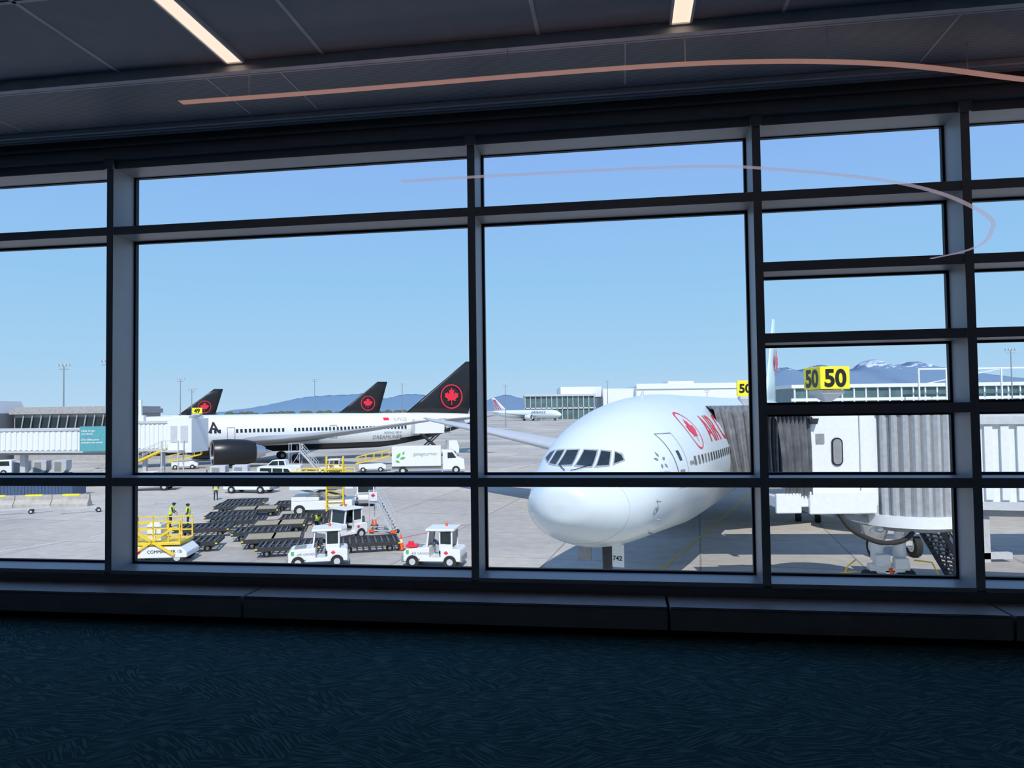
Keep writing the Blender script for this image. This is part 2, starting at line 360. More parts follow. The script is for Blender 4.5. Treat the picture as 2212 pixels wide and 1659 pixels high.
def gear(parent,x,y,top,r,n=2,mats=None,gap=.5,th=.13):
    mb=MB().cyl((x,y,r*1.0),(x,y,top),th,th*1.2,n=12).cyl((x,y,r*1.4),(x,y+1.2,top),.07,n=8).cyl((x-gap,y,r),(x+gap,y,r),.08,n=10)
    mb.beam((x,y-.12,1.3),(x,y-.3,1.1),.08).beam((x,y-.3,1.1),(x,y-.2,.8),.08)
    o=mb.obj('landing_gear',mats or [mgrey],parent)
    for sx in(-gap,gap):
        MB().cyl((x+sx-.18,y,r),(x+sx+.18,y,r),r,n=24).cyl((x+sx-.19,y,r),(x+sx+.19,y,r),r*.5,n=16,mat=1).obj('wheel',[rubber,lgrey],o,bevel=.03)
    return o
# ---- near widebody
P7=root('airplane','white wide-body airliner with red leaf emblem, parked nose-in','airplane',(N0[0],N0[1],0),-A7)
F7=Fus([(0,4.66,4.62,.03),(.08,5.10,4.14,.58),(.3,5.26,3.86,1.0),(.8,5.42,3.50,1.42),(1.4,5.58,3.20,1.76),(2.0,5.76,3.00,2.0),(2.6,6.08,2.86,2.2),(3.3,6.58,2.75,2.40),(4.4,7.14,2.64,2.62),(6,7.62,2.54,2.84),(8,7.98,2.42,3.0),(10.5,8.2,2.25,3.08),(13,8.3,2.1,3.1),(48,8.3,2.1,3.1),(56,8.3,2.6,3.0),(64,8.2,4.3,2.1),(73,7.7,6.6,.3)])
F7.mesh([planewhite],P7,n=96)
def side7(off=.015): return lambda s,z:(F7.x(s,z)+off,s,z)
def front7(off): 
    def f(x,z):
        y=F7.front(x,z); p=Vector((x,y,z))
        e=.03; sx=1 if x>=0 else -1
        a=Vector((x+sx*e,F7.front(x+sx*e,z),z))-p; b_=Vector((x,F7.front(x,z+e),z+e))-p
        n=a.cross(b_); n.normalize()
        if n.y>0: n=-n
        return p+n*off
    return f
def quadgrid(q,n=8,inset=0):
    bm=bmesh.new(); c=Vector((sum(p[0] for p in q)/4,sum(p[1] for p in q)/4))
    Q=[]
    for p in q:
        v=Vector(p); d=v-c; L_=d.length; Q.append(v+d*(-inset/L_*1.3))
    g=[[bm.verts.new(((Q[0]*(1-u)*(1-v)+Q[1]*u*(1-v)+Q[2]*u*v+Q[3]*(1-u)*v).to_3d())) for u in [i/n for i in range(n+1)]] for v in [j/n for j in range(n+1)]]
    for j in range(n):
        for i in range(n): bm.faces.new((g[j][i],g[j][i+1],g[j+1][i+1],g[j+1][i]))
    return bm
PANES=[[(.04,5.70),(.74,5.66),(.65,6.22),(.07,6.24)],[(.80,5.66),(1.26,5.69),(1.12,6.19),(.71,6.22)],[(1.33,5.71),(1.66,5.86),(1.50,6.10),(1.20,6.18)]]
seal=pm('window_seal',(.45,.46,.47),.4,.3)
for sg in(1,-1):
    for q in PANES:
        Q=[(p[0]*sg*.96-.28,p[1]) for p in q]
        fr=decal(quadgrid(Q,8),front7(.012),'cockpit_window',seal,P7,cut=0)
        decal(quadgrid(Q,8,.05),front7(.022),'window_glass',dglass,fr,cut=0)
for sg,x0,x1 in((1,-.16,.32),(-1,-.40,-.88)):
    f=front7(.05); MB().tube([f(x0,5.56),f((x0+x1)/2,5.62),f(x1,5.72)],.015,6).obj('wiper',[black],P7)
# radome seam, door, emblem, lettering
t_,b__,w__=F7.at(1.5); zc=(t_+b__)/2; hh=(t_-b__)/2
MB().loft([[((w__+.004)*S(2*PI*i/64),1.5+k,zc+(hh+.004)*CO(2*PI*i/64)) for i in range(64)] for k in(-.008,.008)],caps=False).obj('radome_seam',[lgrey],P7)
def frame_bm(s0,s1,z0,z1,t):
    bm=bmesh.new()
    for a,b_,c,d in((s0,s1,z0,z0+t),(s0,s1,z1-t,z1),(s0,s0+t,z0,z1),(s1-t,s1,z0,z1)):
        bm.faces.new([bm.verts.new(p) for p in((a,c,0),(b_,c,0),(b_,d,0),(a,d,0))])
    return bm
D0=4.85
dr=decal(quadgrid([(D0,4.8),(D0+1.0,4.8),(D0+1.0,6.7),(D0,6.7)],10),side7(.015),'door',planewhite,P7,cut=0)
decal(frame_bm(D0-.02,D0+1.02,4.78,6.72,.035),side7(.03),'door_outline',mgrey,dr,.2)
decal(quadgrid([(D0+.38,5.72),(D0+.6,5.72),(D0+.6,6.08),(D0+.38,6.08)],4),side7(.035),'door_window',dglass,dr,cut=0)
decal(quadgrid([(D0+.2,5.25),(D0+.6,5.25),(D0+.6,5.4),(D0+.2,5.4)],4),side7(.035),'door_handle',mgrey,dr,cut=0)
bm=bm_leaf(8.2,6.74,.48); bm_ring(bm,8.2,6.74,.74,.68); decal(bm,side7(.03),'leaf_emblem',red,P7,.12)
decal(bm_text('AIR CANADA',1.6,10.3,6.2,.0),side7(.03),'airline_lettering',red,P7,.15)
for k in range(5):
    bm=bmesh.new()
    a=PI/2+2*PI*k/5; cx,cz=3.95+.2*CO(a),5.8+.2*S(a)
    bm.faces.new([bm.verts.new((cx+.12*CO(a+t)*q,cz+.12*S(a+t)*q,0)) for t,q in((0,1),(PI/2,.45),(PI,.6),(-PI/2,.45))])
    decal(bm,side7(.03),'star_emblem',mgrey,P7,0)
decal(bm_text('Star Alliance',.12,3.55,5.38),side7(.03),'small_lettering',mgrey,P7,.1)
decal(bm_text('B 742',.2,6.2,5.5,.005),side7(.03),'small_lettering',black,P7,.1)
for s in [6.9+.53*i for i in range(20)]:
    z0=5.62
    o=decal(quadgrid([(s-.11,z0-.17),(s+.11,z0-.17),(s+.11,z0+.17),(s-.11,z0+.17)],4),side7(.02),'passenger_window',dglass,P7,cut=0)
decal(bm_ring(bmesh.new(),3.0,4.15,.14,.08,20),side7(.02),'static_port',seal,P7,.1)
for s,z in((3.0,4.5),(3.5,3.8),(4.2,3.2)): 
    x=F7.x(s,z); MB().cyl((x-.02,s,z),(x+.12,s,z-.02),.03,.02,n=8).cyl((x+.12,s+.05,z-.02),(x+.13,s-.25,z-.02),.022,.012,n=8).obj('pitot_probe',[mgrey],P7)
MB().cyl((0,10,8.1),(0,10.2,8.40),.10,.04,n=8).obj('antenna',[lgrey],P7)
for sg in(-1,1):
    wing(P7,[(sg*2.6,23,13.5,3.4,1.6),(sg*10,29.5,8.2,4.3,1.0),(sg*20,35.5,5.0,5.6,.6),(sg*30,41.6,2.5,6.7,.3),(sg*32.2,44,1.0,6.9,.12)],[lgrey])
    engine(P7,sg*9.1,26.5,3.0,1.75,7,[planewhite,dgrey,silver])
    wing(P7,[(sg*1.2,62,6.5,6.3,.6),(sg*10.5,68.5,2.6,7.3,.25)],[lgrey],'tailplane')
    gear(P7,sg*5.5,31,3.4,.65,gap=.6)
tailm=pm('tail_pale_teal',(.62,.78,.78),.35,var=.1,scale=.8)
fin(P7,[(59,8.0),(69.5,17.9),(72.3,17.9),(70.5,7.8)],[tailm])
decal(bm_leaf(68.3,12.6,2.0),lambda s,z:(.42,s,z),'tail_leaf_emblem',red,P7,0)
g=gear(P7,-.3,5.6,2.7,.53,gap=.35,mats=[dgrey],th=.17)
MB().box(-1.25,-.72,4.9,5.0,1.9,2.7).obj('gear_door',[mgrey],g,bevel=.02)
MB().box(.12,.58,4.86,4.9,1.75,2.6).obj('number_panel',[white],g,bevel=.02)
decal(bm_text('742',.24,.15,2.0,.005),lambda x,z:(x,4.85,z),'gear_number',black,g,0)
# ---- far widebody
A8=math.radians(58.9)
P8=root('airplane','white wide-body airliner with black belly and black tail roundel','airplane',(-60.2,104,0),-A8)
F8=Fus([(0,3.9,3.86,.03),(.2,4.35,3.3,.55),(.8,4.9,2.85,1.1),(2,5.7,2.3,1.75),(3.5,6.5,1.95,2.25),(5.5,7.1,1.7,2.65),(8,7.38,1.6,2.9),(12,7.42,1.6,2.95),(42,7.42,1.6,2.95),(50,7.42,2.4,2.7),(58,7.2,4.2,1.6),(64,6.8,5.8,.3)])
F8.mesh([white,black],P8,lambda y,a:1 if (a>128+max(0,(y-44))*-.6 or y<0) else 0)
side8=lambda s,z:(F8.x(s,z)+.04,s,z)
decal(bm_text('AIR CANADA',2.2,4.2,4.9,.04),side8,'airline_lettering',black,P8,.3)
decal(bm_text('DREAMLINER',.9,41.5,3.1,.0),side8,'type_lettering',mgrey,P8,.3)
decal(bm_text('BOEING 787-9',.5,43.5,3.95,.0),side8,'type_lettering',mgrey,P8,.3)
decal(bm_text('C-FVLQ',.7,45.4,6.1,.0),side8,'registration_lettering',mgrey,P8,.2)
decal(quadgrid([(43.6,6.2),(44.6,6.2),(44.6,6.65),(43.6,6.65)],2),side8,'flag_emblem',red,P8,0)
pw=None
for i in range(62):
    s=9.5+.62*i
    if 27<s<28.5 or 18<s<19.5: continue
    if pw is None: pw=decal(quadgrid([(-.17,4.75),(.17,4.75),(.17,5.3),(-.17,5.3)],3),lambda a,z:(F8.x(20,z)+.03,a,z),'passenger_window',dglass,P8,cut=0); pw.location=(0,s,0)
    else: n=pw.copy(); C.objects.link(n); n.location=(0,s,0)
for s in(7.0,18.6,34.3,48.5): decal(frame_bm(s,s+1.15,3.5,5.6,.08),side8,'door_outline',mgrey,P8,.3)
for q in([(2.4,5.1),(3.0,5.2),(3.2,5.85),(2.75,5.8)],[(3.1,5.2),(4.0,5.35),(4.0,5.9),(3.3,5.87)]): decal(quadgrid(q,4),side8,'cockpit_window',dglass,P8,cut=0)
for sg in(-1,1):
    wing(P8,[(sg*2.5,20,12.5,3.3,1.5),(sg*9,25.5,7.4,3.9,.9),(sg*18,31.5,4.6,4.9,.5),(sg*27,38.5,2.0,6.2,.25),(sg*29.5,41.5,.7,6.6,.1)],[winggrey])
    engine(P8,sg*9.6,15.4,2.15,1.85,7.2,[black,silver,silver])
    wing(P8,[(sg*1.0,54,5.2,5.9,.5),(sg*9.3,60.5,2.0,6.8,.2)],[winggrey],'tailplane')
    gear(P8,sg*4.9,28.5,2.6,.65,gap=.6)
gear(P8,0,5.5,2,.5,gap=.35)
def blackfin(parent,pts,c,r):
    f=fin(parent,pts,[black])
    bm=bm_leaf(c[0],c[1],r*.72)
    bm_ring(bm,c[0],c[1],r,r*.9); decal(bm,lambda s,z:(.46,s,z),'leaf_roundel',red,f,0)
    return f
FINP=[(48.5,7.3),(60.5,16.6),(63.6,16.6),(60.8,6.9)]
blackfin(P8,FINP,(57.3,10.2),2.2)
# distant tails with their fuselages
for loc,a in(((-92,190),58.9),((-159,235),58.9)):
    r=root('airplane','white airliner with black tail bearing a red leaf roundel','airplane',(loc[0],loc[1],0),-math.radians(a),'distant parked airliners')
    F8.mesh([planewhite,black],r,lambda y,a_:1 if a_>128 else 0,n=24)
    blackfin(r,FINP,(57.3,10.2),2.2)
    for sg in(-1,1): 
        wing(r,[(sg*2.5,20,12.5,3.3,1.5),(sg*29.5,41.5,.7,6.6,.1)],[lgrey]); wing(r,[(sg*1.0,54,5.2,5.9,.5),(sg*9.3,60.5,2.0,6.8,.2)],[lgrey],'tailplane'); engine(r,sg*9.6,18,2.35,1.7,6.5,[black,silver,silver]); gear(r,sg*4.9,28.5,2.6,.65)
    gear(r,0,5.5,2,.5)
# striped-tail airliner
r=root('airplane','distant white airliner with blue and red striped tail','airplane',(33,500,0),math.radians(49.4))
F8.mesh([planewhite],r,n=32)
f=fin(r,FINP,[planewhite])
for k,mt in((0,red),(1,pm('stripe_blue',(.03,.05,.3),.4)),(2,red)): decal(quadgrid([(53.5+k*2,8),(54.3+k*2,8),(60+k*.9,15.5),(59.5+k*.9,15.5)],2),lambda s,z:(-.46,s,z),'tail_stripe',mt,f,0)
bm=bm_text('AIRFRANCE',2.4,0,4.9,.04); decal(bm,lambda s,z:(-F8.x(24-s,z)-.06,24-s,z),'airline_lettering',pm('navy_letter',(.02,.03,.15),.4),r,.8)
for sg in(-1,1):
    wing(r,[(sg*2.5,20,12.5,3.3,1.5),(sg*29.5,41.5,.7,6.6,.1)],[lgrey]); wing(r,[(sg*1.0,54,5.2,5.9,.5),(sg*9.3,60.5,2.0,6.8,.2)],[lgrey],'tailplane'); engine(r,sg*9.6,18,2.6,1.7,6.5,[planewhite,dgrey,silver]); gear(r,sg*4.9,28.5,2.6,.65)
gear(r,0,5.5,2,.5)
# ---------------------------------------------------------------- jet bridges
def bellows(parent,x0,x1,y0,y1,z0,z1,n=9,lean=.25):
    rings=[]
    for k in range(n*2+1):
        u=k/(n*2); x=x0+(x1-x0)*u; g=.0 if k%2 else .17; sh=-lean*(1-u)
        r_=[]
        for y,z in((y0,z0),(y0,z0+.6*(z1-z0)),(y0+.1,z1-.25),(y0+.4,z1),(y1-.4,z1),(y1-.1,z1-.25),(y1,z0+.6*(z1-z0)),(y1,z0)):
            yy=y+(-g if y<(y0+y1)/2 else g); zz=z+(g if z>z1-.4 else 0)
            r_.append((x+sh*(z1-z)/(z1-z0)*-1*.8,yy,zz))
        rings.append(r_)
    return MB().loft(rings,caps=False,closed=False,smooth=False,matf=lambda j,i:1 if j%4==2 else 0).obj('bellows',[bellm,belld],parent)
def tunnel(parent,a,c,w_,z0,z1,pitch=.55,rib=.12,name='tunnel',mats=None):
    a=Vector((*a,0));c=Vector((*c,0)); d=(c-a); Ln=d.length; d.normalize(); n=Vector((-d.y,d.x,0))
    def P(u,v,z): 
        q=a+d*u+n*v; return (q.x,q.y,z)
    mb=MB()
    def bx(u0,u1,v0,v1,z0_,z1_,m=0):
        vs=[P(u,v,z) for z in(z0_,z1_) for v in(v0,v1) for u in(u0,u1)]
        mb.add(vs,[(0,2,3,1),(4,5,7,6),(0,1,5,4),(2,6,7,3),(0,4,6,2),(1,3,7,5)],m)
    h=w_/2; bx(0,Ln,-h,h,z0,z1)
    u=.1
    while u<Ln-pitch*.5:
        for sg in(-1,1): bx(u,u+pitch*.5,sg*h,sg*(h+rib),z0+.35,z1-.3)
        u+=pitch
    for sg in(-1,1):
        bx(0,Ln,sg*h,sg*(h+rib*1.3),z0,z0+.28,1); bx(0,Ln,sg*h,sg*(h+rib*1.3),z1-.22,z1+.05,1)
    bx(0,Ln,-h*.9,h*.9,z0-.25,z0,2)
    return mb.obj(name,mats or [white,lgrey,mgrey],parent)
def wheelset(parent,x,y,r,gap=.7):
    for sx in(-gap,gap):
        MB().cyl((x+sx-.16,y,r),(x+sx+.16,y,r),r,n=28).cyl((x+sx-.175,y,r),(x+sx+.175,y,r),r*.55,n=20,mat=1).obj('wheel',[rubber,white],parent,bevel=.03)
B1=root('jet_bridge','white boarding bridge with corrugated cab and grey bellows, retracted','jet bridge',(14.6,27.6,0))
R=1.88; n=132
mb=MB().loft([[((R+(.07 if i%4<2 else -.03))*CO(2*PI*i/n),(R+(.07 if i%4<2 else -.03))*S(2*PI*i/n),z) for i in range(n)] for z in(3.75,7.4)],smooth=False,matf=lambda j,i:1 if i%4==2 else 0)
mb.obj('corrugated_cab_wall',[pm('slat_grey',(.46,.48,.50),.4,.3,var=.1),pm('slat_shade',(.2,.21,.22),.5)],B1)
MB().cyl((0,0,3.35),(0,0,3.75),R+.14,n=48).cyl((0,0,3.15),(0,0,3.35),R*.8,n=40,mat=1).obj('cab_base',[white,mgrey],B1)
MB().cyl((0,0,7.4),(0,0,7.55),R+.1,n=48).obj('cab_roof',[white],B1)
MB().box(-4.0,-1.3,-1.0,1.55,4.2,7.4).box(-4.05,-3.85,-1.08,1.62,4.1,7.5).box(-2.2,-2.05,-1.1,-1.0,4.0,7.5).obj('cab',[white],B1,bevel=.03)
MB().box(-4.0,-1.3,-1.06,1.6,7.4,7.5).box(-5.3,-3.9,-1.35,1.35,7.35,7.45).obj('cab_roof',[lgrey],B1,bevel=.03)
def rr(cx,cz,w_,h_,r_,k=6):
    P=[]
    for qx,qz,a0 in((1,1,0),(-1,1,90),(-1,-1,180),(1,-1,270)):
        for i in range(k+1):
            a=math.radians(a0+90*i/k); P.append((cx+qx*(w_/2-r_)+r_*CO(a),cz+qz*(h_/2-r_)+r_*S(a)))
    return P
MB().prism(rr(-3.0,6.0,.40,1.0,.19),-1.05,-1.0).obj('cab_window_frame',[black],B1)
MB().prism(rr(-3.0,6.0,.3,.9,.14),-1.065,-1.05).obj('cab_window',[mgrey],B1)
MB().box(-3.75,-3.45,-1.04,-1.0,6.3,6.65).obj('label_plate',[mgrey],B1)
MB().cyl((-3.9,-1.2,7.0),(-3.9,-1.2,7.2),.14,.2,n=12).cyl((-3.9,-1.0,7.3),(-3.9,-1.2,7.1),.03,n=6).obj('floodlight',[dgrey],B1)
bellows(B1,-5.2,-4.0,-1.1,1.5,4.5,7.35,8,.3)
MB().box(-5.3,-1.6,-1.1,1.5,4.05,4.45).box(-4.1,-1.7,-1.2,-1.05,3.8,4.6).box(-5.3,-4.4,-1.25,-1.1,3.85,4.55).obj('cab_floor',[white],B1,bevel=.04)
MB().beam((-3.9,-.9,3.9),(-1.2,-.6,3.4),.3,.2).beam((-3.8,1.0,3.9),(-1.2,.6,3.4),.3,.2).beam((-3.9,-.9,3.9),(-3.8,1.0,3.9),.2).obj('cab_frame',[mgrey],B1)
tunnel(B1,(1.7,-.1),(16,-4.2),2.7,3.95,7.15,.5)
tunnel(B1,(16,-4.2),(24,-6.4),3.1,3.8,7.35,.5,name='outer_tunnel')
MB().box(-.5,1.1,2.0,2.3,1.0,1.35).cyl((-.15,2.15,1.1),(-.15,2.15,3.8),.17,n=14).cyl((.75,2.15,1.1),(.75,2.15,3.8),.17,n=14).box(-.5,1.1,1.9,2.4,3.3,3.6).cyl((-.15,2.15,1.5),(-.15,2.15,2.2),.24,n=14).cyl((.75,2.15,1.5),(.75,2.15,2.2),.24,n=14).box(-.35,.2,1.75,1.98,1.3,1.75).box(.35,.9,1.7,1.95,1.2,1.6).cyl((-1.1,2.15,.55),(1.7,2.15,.55),.1,n=10).box(.1,.5,2.0,2.3,.5,1.1).obj('drive_column',[white],B1,bevel=.02)
MB().cyl((.1,1.4,1.0),(.1,1.6,1.25),.08,n=10).obj('beacon',[orange],B1)
wheelset(B1,.3,2.15,.55,.75)
for p in([(-1.7,2.1,.5),(-1.5,1.8,1.3),(-1.2,1.7,1.6)],[(-2.6,1.9,.9),(-1.6,1.9,1.05),(-1.1,1.9,1.1)],[(1.2,1.9,1.5),(1.9,1.9,1.4),(2.2,1.9,.8)]): MB().tube(p,.03,6).obj('guard_rail',[yellow],B1)
hp=smooth([(-3.1,-1.0,4.0),(-2.7,-1.25,3.3),(-2.0,-1.4,2.9),(-1.4,-1.4,2.8),(-.8,-1.4,2.95),(-.3,-1.2,3.4)],6)
MB().tube(hp,.09,10).obj('hose',[rubber],B1)
MB().cyl((-1.4,-.3,2.75),(-1.4,-.3,3.3),.35,.5,n=20).sphere((-1.4,-.5,3.15),.36,0).obj('air_duct',[silver],B1)
def stairs(parent,a,c,w_,n_,mats,name='stairs',rail=1.0,railmat=1):
    a=Vector(a);c=Vector(c); d=c-a; h=Vector((d.x,d.y,0)).normalized(); nn=Vector((-h.y,h.x,0))
    mb=MB()
    for sg in(-1,1):
        o_=nn*w_/2*sg; mb.beam(a+o_,c+o_,.06,.22)
        up=Vector((0,0,rail)); mb.beam(a+o_+up,c+o_+up,.05,.05,railmat); mb.beam(a+o_+up*.5,c+o_+up*.5,.04,.04,railmat)
        for k in range(0,n_+1,3):
            p=a+d*k/n_+o_; mb.beam(p,p+up,.05,.05,railmat)
    for k in range(n_+1):
        p=a+d*k/n_; mb.beam(p-nn*w_/2,p+nn*w_/2,.26,.04)
    return mb.obj(name,mats,parent)
stairs(B1,(1.1,1.2,3.5),(3.6,2.6,.2),.9,18,[dgrey,dgrey])
stairs(B1,(4.6,-2.6,3.8),(8.6,-.6,.2),.9,18,[dgrey,dgrey])
# far bridge at the second door
B2=root('jet_bridge','white boarding bridge docked to the airliner door with grey bellows','jet bridge',(13.8,36.5,0))
bellows(B2,-4.3,-2.1,-1.3,1.4,4.55,7.55,8,.9)
MB().box(-2.1,-.6,-1.7,1.7,4.1,7.6).box(-2.2,-1.9,-1.8,1.8,3.7,7.75).box(-3.6,-.6,-1.4,1.4,4.1,4.45).obj('cab',[white],B2,bevel=.03)
MB().prism(rr(-1.3,6.1,.42,1.05,.2),-1.75,-1.70).obj('cab_window',[dglass],B2)
MB().cyl((-1.95,-1.85,7.0),(-1.95,-1.85,7.2),.14,.2,n=12).obj('floodlight',[dgrey],B2)
tunnel(B2,(-.6,0),(26,-2),2.9,4.0,7.3,.6)
MB().beam((9,-.4,0),(9,-.4,4),.3).beam((7.8,-.4,0.3),(10.2,-.4,.3),.3).obj('fixed_support',[lgrey],B2)
MB().box(4.2,6.4,.8,1.2,.6,1.1).beam((4.6,1,3.9),(4.6,1,.5),.25).beam((6,1,3.9),(6,1,.5),.25).obj('drive_column',[lgrey],B2)
wheelset(B2,5.3,1,.55,1.0)
# gate 49 bridge
B3=root('jet_bridge','long white boarding bridge with teal advertising panel beside distant airliner','jet bridge',(-42.6,83,0))
tunnel(B3,(-34,6),(-2,1),3.0,3.5,6.2,.7)
tunnel(B3,(-2,1),(4.5,1),3.4,3.6,6.9,.5,name='inner_tunnel')
MB().box(4.5,7.2,-1.2,3.4,3.4,7.2).box(5,6.8,-1.0,3,7.2,7.5).obj('cab',[white],B3,bevel=.05)
MB().box(4.9,5.6,-1.26,-1.2,4.6,6.4).obj('cab_window',[lgrey],B3)
MB().box(6.0,6.8,-1.26,-1.2,4.6,6.4).obj('cab_window',[lgrey],B3)
MB().beam((1,1,3.6),(1,1,.6),.4).beam((3,1,3.6),(3,1,.6),.4).box(.4,3.6,.4,1.6,.5,1.1).obj('drive_column',[lgrey],B3)
MB().beam((-14,3,0),(-14,3,3.4),.6).obj('fixed_support',[lgrey],B3)
wheelset(B3,2,1,.55,1.4)
pn=MB().box(-5.3,-2.4,-.95,-.75,3.7,6.45).obj('advertising_panel',[teal],B3)
decal(bm_text('Ideas to get\nyou there.\n\nDes idées pour\nprendre son envol.',.32,-5.1,5.85,.006),lambda x,z:(x,-.98,z),'panel_lettering',white,pn,0)
stairs(B3,(4.6,-2.2,3.8),(-3.5,-2.6,.2),1.0,20,[yellow,lgrey])
MB().box(4.4,6.5,-2.8,-1.2,3.6,3.75).beam((4.6,-2.7,0),(4.6,-2.7,4.8),.12).beam((6.4,-2.7,0),(6.4,-2.7,4.8),.12).beam((6.4,-1.4,0),(6.4,-1.4,4.8),.12).beam((4.6,-2.7,4.8),(6.4,-2.7,4.8),.06).obj('stair_landing',[lgrey],B3)
MB().beam((1.2,-.5,6.8),(1.2,-.5,9.3),.3).box(.7,1.7,-.8,-.2,6.8,7.6).obj('roof_mast',[white],B3)
# gate signs
def gate_sign(loc,rz,txt,sx,h,ts,two=True,post=1.0,label='yellow gate number sign'):
    r=root('gate_sign',label,'sign',loc,rz)
    MB().box(-sx/2,sx/2,-sx/2 if two else -.08,sx/2 if two else .08,0,h).obj('sign_box',[signy],r,bevel=.02)
    MB().loft([[(x*q,y*q,z) for x,y in((-1,-1),(1,-1),(1,1),(-1,1))] for z,q in((-.02,sx*.38),(-.15,sx*.38),(-.45,.1),(-post,.08))],smooth=False).obj('sign_post',[lgrey],r)
    y0=-(sx/2 if two else .08)-.012
    decal(bm_text(txt,ts,0,h*.5-ts*.35,ts*.035,'CENTER'),lambda x,z:(x,y0,z),'sign_number',black,r,0)
    if two: decal(bm_text(txt,ts,0,h*.5-ts*.35,ts*.035,'CENTER'),lambda x,z:(y0,-x,z),'sign_number',black,r,0)
    return r
gate_sign((11.55,27.2,8.24),math.radians(8),'50',1.14,.82,.86,label='yellow box sign reading 50 on the boarding bridge roof',post=.72)
gate_sign((12.0,38.2,8.2),math.radians(-4),'50',.8,.8,.62,label='yellow sign reading 50 on the docked bridge roof',post=.6,two=False)
gate_sign((-35.2,82.8,7.7),0,'49',1.1,.65,.65,label='small yellow sign reading 49 on distant bridge roof',post=.15,two=False)
# ---------------------------------------------------------------- vehicles
def wheels(parent,xs,w_,r_,mats=None):
    for x in xs:
        for sg in(-1,1):
            y=sg*(w_/2-.1)
            MB().cyl((x,y-.12,r_),(x,y+.12,r_),r_,n=20).cyl((x,y-.13,r_),(x,y+.13,r_),r_*.5,n=12,mat=1).obj('wheel',mats or [rubber,lgrey],parent,bevel=.02)
def tractor(loc,rz,label,grp='baggage tractors',text=True):
    r=root('baggage_tractor',label,'tractor',loc,rz,grp); r.scale=(.93,.93,.93)
    MB().prism([(-1.5,.35),(-1.5,.85),(-1.35,1.0),(-.1,1.08),(-.1,.55),(.5,.55),(.5,1.0),(1.45,1.0),(1.55,.9),(1.55,.35)],-.78,.78).obj('body',[white],r,bevel=.04)
    MB().box(-1.62,-1.48,-.75,.75,.3,.62).box(-1.5,1.5,-.6,.6,.3,.36).box(1.5,1.62,-.7,.7,.3,.6).obj('bumper',[mgrey],r,bevel=.02)
    mb=MB()
    for x,y in((-.25,-.7),(-.25,.7),(1.1,-.7),(1.1,.7)): mb.beam((x if x>0 else x-.0,y,1.0),(x if x>0 else x+.12,y,1.95),.08)
    mb.beam((.45,-.7,1),(.45,-.7,1.95),.06).beam((.45,.7,1),(.45,.7,1.95),.06)
    mb.beam((-.25,-.7,1.05),(-.25,.7,1.05),.08).box(.45,1.1,-.73,-.68,.9,1.25).box(.45,1.1,.68,.73,.9,1.25)
    mb.obj('cab_frame',[white],r)
    MB().box(-.3,1.25,-.82,.82,1.93,2.05).obj('roof',[white],r,bevel=.04)
    for q in(MB().add([(-.22,-.66,1.1),(-.22,.66,1.1),(-.12,.66,1.92),(-.12,-.66,1.92)],[(0,1,2,3)]),MB().add([(1.1,-.66,1.25),(1.1,.66,1.25),(1.1,.66,1.9),(1.1,-.66,1.9)],[(0,1,2,3)]),MB().box(.5,1.06,-.71,-.70,1.27,1.9),MB().box(.5,1.06,.70,.71,1.27,1.9)): q.obj('window',[dglass],r)
    MB().box(.35,.85,-.5,.5,.7,.87).box(.8,.92,-.5,.5,.85,1.4).obj('seat',[black],r,bevel=.03)
    MB().cyl((-.05,0,1.0),(.1,0,1.25),.02,n=6).cyl((.09,0,1.24),(.12,0,1.27),.2,n=16).obj('steering_wheel',[black],r)
    MB().box(-1.2,-.6,-.79,-.77,.42,.5).box(-1.2,-.6,-.5,.5,1.0,1.05).obj('hood_vent',[mgrey],r)
    for y in(-.58,.58): MB().box(-1.53,-1.5,y-.1,y+.1,.66,.82).obj('headlight',[silver],r)
    MB().cyl((.6,.3,2.05),(.6,.3,2.2),.07,n=10).obj('beacon',[orange],r)
    wheels(r,(-1.0,1.0),1.6,.34)
    if text:
        decal(bm_text('AIR CANADA',.17,-.1-.95,.72),lambda x,z:(x,-.795,z),'door_lettering',mgrey,r,0)
        bm=bm_leaf(.8,.8,.13); decal(bm,lambda x,z:(x,-.795,z),'leaf_emblem',red,r,0)
        MB().box(-1.35,-1.2,-.8,-.785,.75,.95).obj('green_sticker',[green],r)
    return r
T1=tractor((-9.8,37.3,0),math.radians(12),'white baggage tractor with open cab beside the pallet dollies')
copy_thing(T1,(-3.95,37.0,0),math.radians(-8),'white baggage tractor with red tray near the traffic cone')
copy_thing(T1,(-10.4,44.8,0),math.radians(50),'white baggage tractor parked beside the mobile stairs')
copy_thing(T1,(-12.2,61.5,0),math.radians(95),'white baggage tractor standing behind the cargo loader')
copy_thing(T1,(-22.5,92,0),math.radians(5)); 
MB().box(-5.3,-4.75,36.5,37.0,.99,1.1).box(-5.2,-4.95,36.6,36.85,1.1,1.25).obj('equipment_tray',[red]);tag(bpy.data.objects['equipment_tray'],'red tray of equipment on tractor hood','tray')
